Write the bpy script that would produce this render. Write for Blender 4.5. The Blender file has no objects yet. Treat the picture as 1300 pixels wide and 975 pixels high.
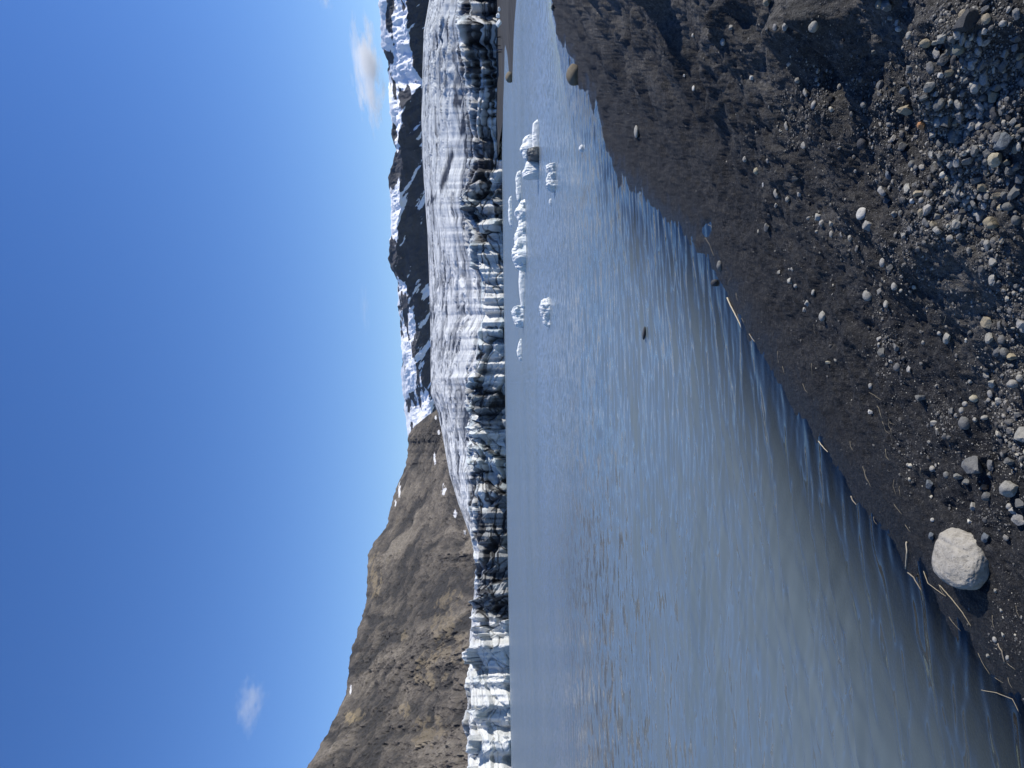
import bpy, bmesh, math, random
import numpy as np
from mathutils import Vector, Matrix

random.seed(7)
RNG = np.random.default_rng(11)
scene = bpy.context.scene
COL = scene.collection
R = math.radians

# ----------------------------------------------------------------------------
# camera model: the photograph is a portrait shot stored lying on its side, so
# the camera is rolled a quarter turn (sky towards the picture's left edge)
# ----------------------------------------------------------------------------
F, CX, CY, EYE = 930.0, 650.0, 487.5, 3.0
ROLL, PITCH = math.atan(18 / 975), math.atan(17 / 930)
FWD = np.array([0, math.cos(PITCH), -math.sin(PITCH)])
DWN = np.array([0, -math.sin(PITCH), -math.cos(PITCH)])
EST = np.array([1.0, 0, 0])
CUP = math.cos(ROLL) * EST + math.sin(ROLL) * DWN
CRT = -math.sin(ROLL) * EST + math.cos(ROLL) * DWN
ORG = np.array([0.0, 0.0, EYE])
SUN_AZ, SUN_EL = R(97), R(40)


def ray(px, py):
    px = np.asarray(px, float); py = np.asarray(py, float)
    a = (px - CX) / F; b = (CY - py) / F
    return FWD + a[..., None] * CRT + b[..., None] * CUP


def az_tan(pts):
    d = ray([p[0] for p in pts], [p[1] for p in pts])
    az = np.arctan2(d[:, 0], d[:, 1]); t = d[:, 2] / np.hypot(d[:, 0], d[:, 1])
    o = np.argsort(az)
    return az[o], t[o]


def curve(pts):
    a, t = az_tan(pts)
    return lambda az: np.interp(az, a, t)


def by_row(pts):
    """values given at picture rows -> function of azimuth"""
    a = np.array([math.atan((CY - p[0]) / F) for p in pts]); v = np.array([p[1] for p in pts], float)
    o = np.argsort(a)
    return lambda az: np.interp(az, a[o], v[o])


def on_plane(px, py, z=0.0):
    d = ray(px, py)
    t = (z - EYE) / d[..., 2]
    return ORG + d * t[..., None]


# ----------------------------------------------------------------------------
# noise
# ----------------------------------------------------------------------------
def _h(ix, iy, iz, seed):
    n = (ix.astype(np.int64) * 374761393 + iy.astype(np.int64) * 668265263 + iz * 2147483647 + seed * 974634777)
    n = n & 0xFFFFFFFF
    n = ((n ^ (n >> 13)) * 1274126177) & 0xFFFFFFFF
    n = ((n ^ (n >> 16)) * 2246822519) & 0xFFFFFFFF
    return (n ^ (n >> 15)) & 0xFFFFFFFF


def rnd(ix, iy, seed, iz=0):
    return _h(ix, iy, np.int64(iz), seed) / 4294967295.0


def perlin(x, y, seed=0):
    xi = np.floor(x); yi = np.floor(y)
    fx = x - xi; fy = y - yi
    xi = xi.astype(np.int64); yi = yi.astype(np.int64)
    u = fx * fx * fx * (fx * (fx * 6 - 15) + 10); v = fy * fy * fy * (fy * (fy * 6 - 15) + 10)

    def g(ix, iy, dx, dy):
        a = rnd(ix, iy, seed) * (2 * np.pi)
        return np.cos(a) * dx + np.sin(a) * dy
    n00 = g(xi, yi, fx, fy); n10 = g(xi + 1, yi, fx - 1, fy)
    n01 = g(xi, yi + 1, fx, fy - 1); n11 = g(xi + 1, yi + 1, fx - 1, fy - 1)
    return ((n00 * (1 - u) + n10 * u) * (1 - v) + (n01 * (1 - u) + n11 * u) * v) * 1.5


def fbm(x, y, o=4, seed=0, gain=0.5, lac=2.03):
    s = 0; a = 1.0
    for i in range(o):
        s = s + a * perlin(x, y, seed + i * 17); a *= gain; x = x * lac + 13.7; y = y * lac - 7.1
    return s


def ridged(x, y, o=4, seed=0, gain=0.5, lac=2.1):
    s = 0; a = 1.0; t = 0
    for i in range(o):
        n = 1 - np.abs(perlin(x, y, seed + i * 31)) * 1.6
        s = s + a * n; t += a; a *= gain; x = x * lac + 3.3; y = y * lac + 9.2
    return s / t


def worley(x, y, seed=0):
    xi = np.floor(x).astype(np.int64); yi = np.floor(y).astype(np.int64)
    f1 = np.full(x.shape, 9.0); f2 = np.full(x.shape, 9.0); cid = np.zeros(x.shape)
    cx = np.zeros(x.shape); cy = np.zeros(x.shape)
    for dx in (-1, 0, 1):
        for dy in (-1, 0, 1):
            ax = xi + dx; ay = yi + dy
            px = ax + rnd(ax, ay, seed); py = ay + rnd(ax, ay, seed + 5)
            d = np.hypot(px - x, py - y)
            c = rnd(ax, ay, seed + 9)
            near = d < f1
            f2 = np.where(near, f1, np.minimum(f2, d))
            cid = np.where(near, c, cid); cx = np.where(near, px, cx); cy = np.where(near, py, cy)
            f1 = np.where(near, d, f1)
    return f1, f2, cid, cx, cy


def sst(a, b, x):
    t = np.clip((x - a) / (b - a), 0, 1)
    return t * t * (3 - 2 * t)


def lerp(a, b, t):
    return a + (b - a) * t


# ----------------------------------------------------------------------------
# mesh helpers
# ----------------------------------------------------------------------------
def link(name, me, mat=None, parent=None):
    o = bpy.data.objects.new(name, me); COL.objects.link(o)
    if mat: me.materials.append(mat)
    if parent is not None: o.parent = parent
    return o


def raw_mesh(name, V, Fc, attrs=None, smooth=True):
    """V (n,3), Fc (m,k) with one face size"""
    me = bpy.data.meshes.new(name)
    V = np.ascontiguousarray(V, np.float32); Fc = np.ascontiguousarray(Fc, np.int32)
    k = Fc.shape[1]
    me.vertices.add(len(V)); me.vertices.foreach_set('co', V.ravel())
    me.loops.add(Fc.size); me.loops.foreach_set('vertex_index', Fc.ravel())
    me.polygons.add(len(Fc)); me.polygons.foreach_set('loop_start', np.arange(0, Fc.size, k, dtype=np.int32))
    me.polygons.foreach_set('loop_total', np.full(len(Fc), k, np.int32))
    me.polygons.foreach_set('use_smooth', np.full(len(Fc), smooth))
    for n, v in (attrs or {}).items():
        a = me.attributes.new(n, 'FLOAT', 'POINT'); a.data.foreach_set('value', np.ascontiguousarray(v, np.float32).ravel())
    me.update(); me.validate()
    return me


def grid_mesh(name, P, attrs=None, keep=None, smooth=True):
    """P (rows, cols, 3); keep: vertex mask, faces with no kept vertex are dropped"""
    nr, nc = P.shape[:2]
    idx = np.arange(nr * nc).reshape(nr, nc)
    q = np.stack([idx[:-1, :-1], idx[:-1, 1:], idx[1:, 1:], idx[1:, :-1]], -1).reshape(-1, 4)
    V = P.reshape(-1, 3)
    at = {k: v.reshape(-1) for k, v in (attrs or {}).items()}
    if keep is not None:
        kf = keep.reshape(-1)[q].any(1); q = q[kf]
        used = np.zeros(len(V), bool); used[q.ravel()] = True
        m = np.cumsum(used) - 1
        q = m[q]; V = V[used]; at = {k: v[used] for k, v in at.items()}
    # make normals point up
    a = V[q[:, 0]]; n = np.cross(V[q[:, 1]] - a, V[q[:, 3]] - a)
    if n[:, 2].mean() < 0: q = q[:, ::-1]
    return raw_mesh(name, V, q, at, smooth)


def tag(o, label=None, cat=None, group=None, kind=None):
    if label: o['label'] = label
    if cat: o['category'] = cat
    if group: o['group'] = group
    if kind: o['kind'] = kind
    return o


# ----------------------------------------------------------------------------
# materials
# ----------------------------------------------------------------------------
class NT:
    def __init__(self, name):
        self.m = bpy.data.materials.new(name); self.m.use_nodes = True
        self.t = self.m.node_tree; self.t.nodes.clear()
        self.out = self.t.nodes.new('ShaderNodeOutputMaterial')

    def n(self, typ, ins=None, **kw):
        x = self.t.nodes.new(typ)
        for k, v in kw.items(): setattr(x, k, v)
        for k, v in (ins or {}).items():
            if hasattr(v, 'is_linked') or isinstance(v, bpy.types.NodeSocket): self.t.links.new(v, x.inputs[k])
            else: x.inputs[k].default_value = v
        return x

    def pos(self):
        return self.n('ShaderNodeNewGeometry').outputs['Position']

    def attr(self, name):
        return self.n('ShaderNodeAttribute', attribute_name=name).outputs['Fac']

    def math(self, op, a, b=0.0, c=0.0, clamp=False):
        x = self.n('ShaderNodeMath', {0: a, 1: b, 2: c}, operation=op); x.use_clamp = clamp
        return x.outputs[0]

    def noise(self, vec, scale, detail=4, rough=0.55, **k):
        return self.n('ShaderNodeTexNoise', {'Vector': vec, 'Scale': scale, 'Detail': detail, 'Roughness': rough}, **k)

    def scale(self, vec, s):
        return self.n('ShaderNodeVectorMath', {0: vec, 1: s}, operation='MULTIPLY').outputs[0]

    def ramp(self, fac, stops):
        r = self.n('ShaderNodeValToRGB', {'Fac': fac}); e = r.color_ramp.elements
        while len(e) < len(stops): e.new(0.5)
        for i, (p, c) in enumerate(stops):
            e[i].position = p; e[i].color = (*c, 1) if len(c) == 3 else c
        return r.outputs['Color']

    def mix(self, fac, a, b):
        x = self.n('ShaderNodeMix', data_type='RGBA')
        for i, v in ((0, fac), (6, a), (7, b)):
            if isinstance(v, bpy.types.NodeSocket): self.t.links.new(v, x.inputs[i])
            else: x.inputs[i].default_value = v if i == 0 else (*v, 1)
        return x.outputs[2]

    def mrange(self, v, a, b, c=0.0, d=1.0):
        return self.n('ShaderNodeMapRange', {'Value': v, 'From Min': a, 'From Max': b, 'To Min': c, 'To Max': d}).outputs[0]

    def bump(self, h, strength, dist, normal=None):
        i = {'Height': h, 'Strength': strength, 'Distance': dist}
        if normal is not None: i['Normal'] = normal
        return self.n('ShaderNodeBump', i).outputs[0]

    def principled(self, col, rough, normal=None, spec=0.3):
        i = {'Base Color': col if isinstance(col, bpy.types.NodeSocket) else (*col, 1), 'Roughness': rough, 'Specular IOR Level': spec}
        if normal is not None: i['Normal'] = normal
        p = self.n('ShaderNodeBsdfPrincipled', i)
        self.t.links.new(p.outputs[0], self.out.inputs[0])
        return p


def ground_material():
    k = NT('black_sand'); P = k.pos()
    dry = k.attr('dry'); wet = k.attr('wet')
    big = k.noise(P, 1.3, 5, 0.6).outputs[0]
    mid = k.noise(P, 14, 4, 0.65).outputs[0]
    grain = k.n('ShaderNodeTexVoronoi', {'Vector': P, 'Scale': 120.0}).outputs['Color']
    gv = k.n('ShaderNodeSeparateColor', {0: grain}).outputs[0]
    grain2 = k.n('ShaderNodeSeparateColor', {0: k.n('ShaderNodeTexVoronoi', {'Vector': P, 'Scale': 45.0}).outputs['Color']}).outputs[1]
    t = k.math('ADD', k.math('MULTIPLY', big, 0.5), k.math('MULTIPLY', mid, 0.5))
    darkc = k.ramp(t, [(0.3, (0.011, 0.0112, 0.0125)), (0.7, (0.027, 0.027, 0.0285))])
    dryc = k.ramp(t, [(0.3, (0.050, 0.048, 0.045)), (0.72, (0.125, 0.119, 0.110))])
    c = k.mix(dry, darkc, dryc)
    gr = k.noise(P, 22, 7, 0.78).outputs[0]
    sc0 = k.n('ShaderNodeVectorMath', {0: c}, operation='SCALE'); k.t.links.new(k.mrange(gr, 0.34, 0.66, 0.35, 1.75), sc0.inputs['Scale']); c = sc0.outputs[0]
    # single light and dark grains
    lightg = k.math('MULTIPLY', k.mrange(gv, 0.80, 1.0), k.mrange(mid, 0.40, 0.62))
    c = k.mix(k.math('MULTIPLY', lightg, 0.45), c, (0.22, 0.21, 0.19))
    lightg2 = k.math('MULTIPLY', k.mrange(grain2, 0.90, 0.93), k.mrange(big, 0.42, 0.6))
    c = k.mix(k.math('MULTIPLY', lightg2, k.math('ADD', 0.2, k.math('MULTIPLY', dry, 0.35))), c, (0.20, 0.19, 0.175))
    c = k.mix(k.math('MULTIPLY', k.mrange(gv, 0.0, 0.12, 1, 0), 0.5), c, (0.012, 0.012, 0.013))
    wc = k.n('ShaderNodeVectorMath', {0: c}, operation='SCALE'); wc.inputs['Scale'].default_value = 0.5
    c = k.mix(wet, c, wc.outputs[0])
    h1 = k.noise(P, 38, 6, 0.7).outputs[0]
    h2 = k.n('ShaderNodeTexVoronoi', {'Vector': P, 'Scale': 95.0}).outputs['Distance']
    h0 = k.noise(P, 8, 5, 0.7).outputs[0]
    b = k.bump(h0, 0.7, 0.10)
    b = k.bump(h1, 0.8, 0.035, b)
    b = k.bump(h2, 0.55, 0.012, b)
    rough = k.mrange(wet, 0, 1, 0.9, 0.48)
    k.principled(c, rough, b, 0.3)
    return k.m


def stone_material(name='stone_rock', tint=None):
    k = NT(name)
    oi = k.n('ShaderNodeObjectInfo'); tc = k.n('ShaderNodeTexCoord').outputs['Object']
    col = oi.outputs['Color']
    P = k.pos()
    n1 = k.noise(P, 30, 6, 0.65).outputs[0]; n2 = k.noise(P, 160, 3, 0.6).outputs[0]
    m = k.mrange(n1, 0.3, 0.7, 0.70, 1.18)
    m2 = k.mrange(n2, 0.3, 0.7, 0.82, 1.12)
    c = k.n('ShaderNodeVectorMath', {0: col}, operation='SCALE'); k.t.links.new(k.math('MULTIPLY', m, m2), c.inputs['Scale'])
    b = k.bump(n1, 0.5, 0.02); b = k.bump(n2, 0.4, 0.006, b)
    k.principled(c.outputs[0], 0.85, b, 0.25)
    return k.m


def gravel_material():
    k = NT('gravel_rock'); P = k.pos(); tone = k.attr('tone')
    c = k.ramp(tone, [(0.0, (0.022, 0.022, 0.024)), (0.35, (0.06, 0.058, 0.056)), (0.7, (0.15, 0.145, 0.135)), (0.92, (0.28, 0.265, 0.235)), (1.0, (0.40, 0.37, 0.30))])
    n = k.noise(P, 140, 4, 0.6).outputs[0]
    c2 = k.n('ShaderNodeVectorMath', {0: c}, operation='SCALE'); k.t.links.new(k.mrange(n, 0.3, 0.7, 0.75, 1.2), c2.inputs['Scale'])
    k.principled(c2.outputs[0], 0.88, k.bump(n, 0.5, 0.008), 0.2)
    return k.m


def boulder_material():
    k = NT('boulder_rock'); P = k.pos()
    n0 = k.noise(P, 6, 4, 0.6).outputs[0]; n1 = k.noise(P, 26, 7, 0.7).outputs[0]
    v = k.n('ShaderNodeTexVoronoi', {'Vector': P, 'Scale': 38.0}).outputs['Distance']
    pits = k.mrange(v, 0.10, 0.30)
    c = k.ramp(n1, [(0.3, (0.19, 0.175, 0.148)), (0.5, (0.325, 0.302, 0.258)), (0.72, (0.41, 0.385, 0.335))])
    c = k.mix(k.mrange(n0, 0.52, 0.72, 0, 0.5), c, (0.21, 0.20, 0.18))
    c = k.mix(k.math('MULTIPLY', k.mrange(pits, 1, 0), k.mrange(n1, 0.45, 0.62)), c, (0.17, 0.155, 0.13))
    b = k.bump(n1, 0.55, 0.03); b = k.bump(pits, 0.35, 0.010, b)
    k.principled(c, 0.9, b, 0.2)
    return k.m


def ice_material():
    k = NT('glacier_ice'); P = k.pos()
    dirt = k.attr('dirt'); blue = k.attr('blue')  # dirt is ash plus the shade painted onto the dark cliffs
    n = k.noise(k.scale(P, (0.12, 0.12, 0.5)), 3.0, 6, 0.65).outputs[0]
    d = k.math('ADD', dirt, k.mrange(n, 0.3, 0.7, -0.09, 0.09), clamp=True)
    ice = k.mix(blue, (0.66, 0.652, 0.622), (0.44, 0.515, 0.54))
    c = k.mix(k.mrange(d, 0.08, 0.95), ice, (0.030, 0.031, 0.034))
    k.principled(c, 0.6, k.bump(n, 0.5, 1.2), 0.3)
    return k.m


def berg_material():
    k = NT('berg_ice'); P = k.pos()
    n = k.noise(P, 5, 6, 0.65).outputs[0]; n2 = k.noise(P, 1.6, 3, 0.5).outputs[0]
    c = k.ramp(n, [(0.28, (0.46, 0.49, 0.49)), (0.42, (0.74, 0.76, 0.75)), (0.7, (0.86, 0.87, 0.85))])
    c = k.mix(k.mrange(n2, 0.55, 0.72, 0, 0.45), c, (0.46, 0.54, 0.56))
    k.principled(c, 0.45, k.bump(n, 0.7, 0.12), 0.4)
    return k.m


def dirty_ice_material():
    k = NT('dirty_ice'); P = k.pos()
    n = k.noise(P, 4, 6, 0.65).outputs[0]
    c = k.ramp(n, [(0.35, (0.03, 0.032, 0.034)), (0.6, (0.09, 0.10, 0.10)), (0.72, (0.5, 0.52, 0.5))])
    k.principled(c, 0.35, k.bump(n, 0.7, 0.15), 0.5)
    return k.m


def brown_mountain_material():
    k = NT('brown_rock'); P = k.pos()
    snow = k.attr('snow'); tone = k.attr('tone'); ochre = k.attr('ochre')
    n = k.noise(k.scale(P, (0.02, 0.02, 0.03)), 1.0, 9, 0.68).outputs[0]
    n2 = k.noise(k.scale(P, (0.15, 0.15, 0.15)), 1.0, 4, 0.6).outputs[0]
    f = k.math('ADD', k.math('MULTIPLY', tone, 0.6), k.math('MULTIPLY', n, 0.4))
    c = k.ramp(f, [(0.2, (0.040, 0.038, 0.037)), (0.42, (0.086, 0.076, 0.066)), (0.62, (0.124, 0.108, 0.091)), (0.8, (0.165, 0.145, 0.120))])
    m = k.n('ShaderNodeVectorMath', {0: c}, operation='SCALE'); k.t.links.new(k.mrange(n2, 0.32, 0.68, 0.62, 1.30), m.inputs['Scale'])
    c = k.mix(ochre, m.outputs[0], (0.30, 0.235, 0.14))
    c = k.mix(snow, c, (0.55, 0.55, 0.56))
    k.principled(c, 0.92, k.bump(n2, 0.6, 2.5, k.bump(n, 0.6, 8.0)), 0.1)
    return k.m


def snow_mountain_material():
    k = NT('snow_rock'); P = k.pos(); snow = k.attr('snow')
    n = k.noise(k.scale(P, (0.006, 0.006, 0.012)), 1.0, 8, 0.68).outputs[0]
    c = k.ramp(n, [(0.3, (0.030, 0.033, 0.042)), (0.7, (0.080, 0.078, 0.080))])
    c = k.mix(k.mrange(snow, 0.43, 0.57), c, (0.82, 0.83, 0.85))
    k.principled(c, 0.85, k.bump(n, 0.5, 25.0), 0.15)
    return k.m


def sandbar_material():
    k = NT('far_sand'); P = k.pos()
    n = k.noise(k.scale(P, (0.06, 0.5, 1.0)), 1.0, 6, 0.6).outputs[0]
    c = k.ramp(n, [(0.3, (0.020, 0.019, 0.017)), (0.5, (0.042, 0.039, 0.034)), (0.7, (0.068, 0.062, 0.052))])
    k.principled(c, 0.85, k.bump(n, 0.3, 0.2), 0.25)
    return k.m


def water_material():
    k = NT('lake_water'); P = k.pos()
    depth = k.attr('depth'); r = k.attr('range')
    # fine capillary ripples: two stretched noises tilt the normal
    wa = k.noise(k.scale(P, (2.6, 9.0, 1)), 1.0, 4, 0.6, noise_dimensions='2D').outputs['Color']
    wb = k.noise(k.scale(P, (1.25, 2.7, 1)), 1.0, 3, 0.6, noise_dimensions='2D').outputs['Color']
    amb = k.noise(k.scale(P, (0.03, 0.07, 1)), 1.0, 3, 0.5, noise_dimensions='2D').outputs[0]
    ca = k.n('ShaderNodeVectorMath', {0: wa, 1: (0.5, 0.5, 0.5)}, operation='SUBTRACT').outputs[0]
    cb = k.n('ShaderNodeVectorMath', {0: wb, 1: (0.5, 0.5, 0.5)}, operation='SUBTRACT').outputs[0]
    cb = k.scale(cb, (1.5, 1.5, 1.5)); ca = k.scale(ca, (0.8, 0.8, 0.8))
    cs = k.n('ShaderNodeVectorMath', {0: ca, 1: cb}, operation='ADD').outputs[0]
    cs = k.scale(cs, (0.6, 0.85, 0.0))
    st = k.n('ShaderNodeVectorMath', {0: cs}, operation='SCALE')
    k.t.links.new(k.math('MULTIPLY', k.math('MULTIPLY', k.math('ADD', k.mrange(r, 9, 26, 0.015, 0.85), k.mrange(r, 26, 80, 0.0, 2.3)), k.mrange(depth, 0.0, 0.15, 0.6, 1.0)), k.mrange(amb, 0.3, 0.7, 0.75, 1.25)), st.inputs['Scale'])
    geo = k.n('ShaderNodeNewGeometry').outputs['Normal']
    nn = k.n('ShaderNodeVectorMath', {0: geo, 1: st.outputs[0]}, operation='ADD').outputs[0]
    nn = k.n('ShaderNodeVectorMath', {0: nn}, operation='NORMALIZE').outputs[0]
    silt = k.noise(k.scale(P, (0.05, 0.10, 1)), 1.0, 4, 0.6).outputs[0]
    body = k.ramp(silt, [(0.35, (0.122, 0.160, 0.183)), (0.65, (0.152, 0.188, 0.205))])
    dif = k.n('ShaderNodeBsdfDiffuse', {'Color': body})
    trn = k.n('ShaderNodeBsdfTransparent', {'Color': (0.55, 0.66, 0.76, 1)})
    clear = k.math('POWER', 2.718, k.math('MULTIPLY', depth, -3.8))
    mx = k.n('ShaderNodeMixShader', {0: clear, 1: dif.outputs[0], 2: trn.outputs[0]})
    gl = k.n('ShaderNodeBsdfGlossy', {'Roughness': k.mrange(r, 7, 45, 0.05, 0.26), 'Normal': nn, 'Color': (1, 1, 1, 1)})
    fr = k.n('ShaderNodeFresnel', {'IOR': 1.34, 'Normal': nn})
    fin = k.n('ShaderNodeMixShader', {0: fr.outputs[0], 1: mx.outputs[0], 2: gl.outputs[0]})
    k.t.links.new(fin.outputs[0], k.out.inputs[0])
    return k.m


def plain(name, col, rough=0.8):
    k = NT(name)
    n = k.noise(k.pos(), 60, 3, 0.6).outputs[0]
    c = k.ramp(n, [(0.3, tuple(x * 0.75 for x in col)), (0.7, tuple(min(1, x * 1.2) for x in col))])
    k.principled(c, rough, None, 0.25)
    return k.m


M = dict(ground=ground_material(), stone=stone_material(), gravel=gravel_material(), boulder=boulder_material(), ice=ice_material(),
         berg=berg_material(), dirty=dirty_ice_material(), brown=brown_mountain_material(), snow=snow_mountain_material(),
         bar=sandbar_material(), water=water_material(), straw=plain('dry_straw', (0.30, 0.255, 0.175)), reed=plain('bleached_reed', (0.46, 0.40, 0.29)),
         root=plain('pale_root', (0.24, 0.205, 0.155)), dark=plain('dark_clothing', (0.012, 0.012, 0.016)), blue=plain('blue_clothing', (0.02, 0.03, 0.07)))

# ----------------------------------------------------------------------------
# foreground ground: height field on the signed distance from the waterline
# ----------------------------------------------------------------------------
EDGE = [(1298, 905), (1272, 868), (1242, 829), (1215, 800), (1195, 776), (1170, 745), (1157, 727), (1120, 672), (1073, 612), (1039, 560), (1000, 502),
        (960, 442), (932, 390), (917, 362), (905, 336), (894, 320), (884, 309), (870, 297), (850, 284), (830, 264), (812, 246), (798, 236), (786, 230),
        (783, 215), (777, 202), (768, 190), (766, 175), (762, 150), (754, 135), (745, 122), (737, 111), (732, 92), (730, 78), (722, 72), (718, 52),
        (711, 62), (708, 48), (706, 30), (703, 15), (699, 0)]
_e = on_plane([p[0] for p in EDGE], [p[1] for p in EDGE])[:, :2]
SHORE = np.vstack([[(-9.5, -9.0)], [(-5.2, -1.5)], _e, [(34, 44)], [(62, 62)], [(120, 90)]])


def shore_dist(x, y):
    """distance to the waterline, positive on land"""
    x = np.asarray(x, float); y = np.asarray(y, float)
    best = np.full(x.shape, 1e9); sign = np.ones(x.shape)
    for (ax, ay), (bx, by) in zip(SHORE[:-1], SHORE[1:]):
        dx, dy = bx - ax, by - ay; L = dx * dx + dy * dy
        t = np.clip(((x - ax) * dx + (y - ay) * dy) / L, 0, 1)
        ex = x - ax - t * dx; ey = y - ay - t * dy
        d = np.hypot(ex, ey)
        cr = dx * (y - ay) - dy * (x - ax)
        upd = d < best - 1e-9
        best = np.where(upd, d, best); sign = np.where(upd, np.where(cr < 0, 1.0, -1.0), sign)
    return best * sign


PROF_S = [-40, -12, -6, -3, -1.5, -0.5, 0, 0.5, 1.0, 1.6, 2.2, 3.0, 3.8, 5, 8, 14, 40]
PROF_Z = [-6, -2.6, -1.25, -0.62, -0.27, -0.07, 0, 0.05, 0.12, 0.25, 0.44, 0.75, 1.02, 1.30, 1.65, 2.0, 2.9]
BUMPS = []      # (x, y, z amplitude, sx, sy)


def height(x, y, fine=True):
    s = shore_dist(x, y)
    s = s + (0.04 + 0.45 * sst(11, 24, y)) * fbm(x * 0.9, y * 0.9, 4, 44, 0.6) * sst(3.0, 1.0, np.abs(s))
    z = np.interp(s, PROF_S, PROF_Z)
    k = sst(0.15, 2.4, s)
    wx = x + 0.25 * fbm(x * 0.9, y * 0.9, 2, 40); wy = y + 0.25 * fbm(x * 0.9 + 30, y * 0.9, 2, 41)
    z = z + k * (0.13 * fbm(wx * 0.75, wy * 0.75, 3, 1) + 0.10 * np.maximum(fbm(wx * 1.7, wy * 1.7, 3, 8), 0) * sst(1.5, 3.5, s))
    for bx, by, a, sx, sy in BUMPS:
        z = z + a * np.exp(-((x - bx) / sx) ** 2 - ((y - by) / sy) ** 2)
    if fine:
        kk = sst(0.05, 0.9, s)
        cl = sst(-0.15, 0.35, fbm(x * 1.1 + 9, y * 1.1, 2, 60))
        f1, f2, c, _, _ = worley(wx * 6.5, wy * 6.5, 3)
        clod = sst(1.2, 2.8, s)
        z = z + clod * 0.050 * (ridged(wx * 2.6, wy * 2.6, 4, 25, 0.6) - 0.72) + clod * 0.022 * (ridged(x * 8, y * 8, 3, 26, 0.6) - 0.7)
        z = z + kk * (0.036 * fbm(x * 4.2, y * 4.2, 4, 21) + cl * 0.030 * (0.45 - f1) + 0.006 * fbm(x * 26, y * 26, 3, 22))
        z = z + sst(-0.3, 0.2, s) * 0.006 * fbm(x * 12, y * 12, 4, 23, 0.6)
        f1, f2, c, _, _ = worley(x * 17, y * 17, 13)
        z = z + kk * sst(0.62, 0.9, c) * 0.022 * (0.5 - f1).clip(0)
    return z


GRID = {}


def hit(px, py, fine=True):
    """first crossing of picture rays with the ground's polar grid"""
    if not GRID: return march(px, py, fine)
    d = ray(px, py); hz = np.hypot(d[:, 0], d[:, 1]); A = np.arctan2(d[:, 0], d[:, 1]); tn = d[:, 2] / hz
    az, rr, Z = GRID['az'], GRID['rr'], GRID['z']
    R_ = np.zeros(len(A))
    for c in range(0, len(A), 4000):
        a = A[c:c + 4000]; j = np.clip(np.searchsorted(az, a) - 1, 0, len(az) - 2)
        w = np.clip((a - az[j]) / (az[j + 1] - az[j]), 0, 1)[:, None]
        col = Z[:, j].T * (1 - w) + Z[:, j + 1].T * w
        gap = EYE + tn[c:c + 4000, None] * rr[None, :] - col
        i = np.argmax(gap < 0, axis=1); i = np.where(gap[:, -1] > 0, len(rr) - 1, i); i = np.maximum(i, 1)
        k = np.arange(len(a)); g0 = gap[k, i - 1]; g1 = gap[k, i]
        f = np.clip(g0 / (g0 - g1 + 1e-12), 0, 1)
        R_[c:c + 4000] = rr[i - 1] + (rr[i] - rr[i - 1]) * f
    T = R_ / hz
    return ORG + d * T[:, None], T * np.linalg.norm(d, axis=1)


def march(px, py, fine=True):
    """where the ray through a picture point meets the ground"""
    d = ray(px, py)
    t = np.full(d.shape[0], 1.0); prev = t.copy(); done = np.zeros(d.shape[0], bool)
    for i in range(420):
        p = ORG + d * t[:, None]
        below = p[:, 2] < height(p[:, 0], p[:, 1], fine)
        done |= below
        if done.all(): break
        prev = np.where(done, prev, t); t = np.where(done, t, t * 1.011)
    lo, hi = prev, t
    for i in range(9):
        m = (lo + hi) / 2; p = ORG + d * m[:, None]
        b = p[:, 2] < height(p[:, 0], p[:, 1], fine)
        hi = np.where(b, m, hi); lo = np.where(b, lo, m)
    return ORG + d * hi[:, None], hi * np.linalg.norm(d, axis=1)


# mounds, clods and hollows of the bank, some added, partly unseen, for their shadows
for px, py, a, sx, sy in [(1012, 50, 0.26, 0.20, 0.30), (1062, 22, 0.30, 0.20, 0.24), (925, 40, 0.16, 0.22, 0.4), (1140, -22, 0.26, 0.22, 0.22), (1234, 40, 0.12, 0.13, 0.14),
                          (1095, 120, 0.12, 0.28, 0.22), (1250, 110, -0.05, 0.16, 0.16), (1060, 100, -0.10, 0.24, 0.2), (945, 85, -0.06, 0.3, 0.4), (1300, 10, -0.10, 0.3, 0.3),
                          (1120, 30, -0.10, 0.2, 0.2), (832, -22, 0.45, 0.22, 0.3), (1185, 340, 0.07, 0.5, 0.25), (1030, 160, 0.05, 0.4, 0.3),
                          (1205, 130, 0.07, 0.2, 0.2), (960, 95, 0.10, 0.25, 0.35), (1180, 90, 0.09, 0.15, 0.15)]:
    p, _ = hit(np.array([px]), np.array([py]), False)
    BUMPS.append((p[0, 0], p[0, 1], a, sx, sy))
# a small pool behind the water's edge
p = on_plane(897, 292); BUMPS.append((p[0], p[1], -0.085, 0.13, 0.34))
p = on_plane(890.5, 304); BUMPS.append((p[0], p[1], 0.055, 0.15, 0.30))
p = on_plane(1126, 640); POOL2 = (p[0], p[1])


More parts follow.
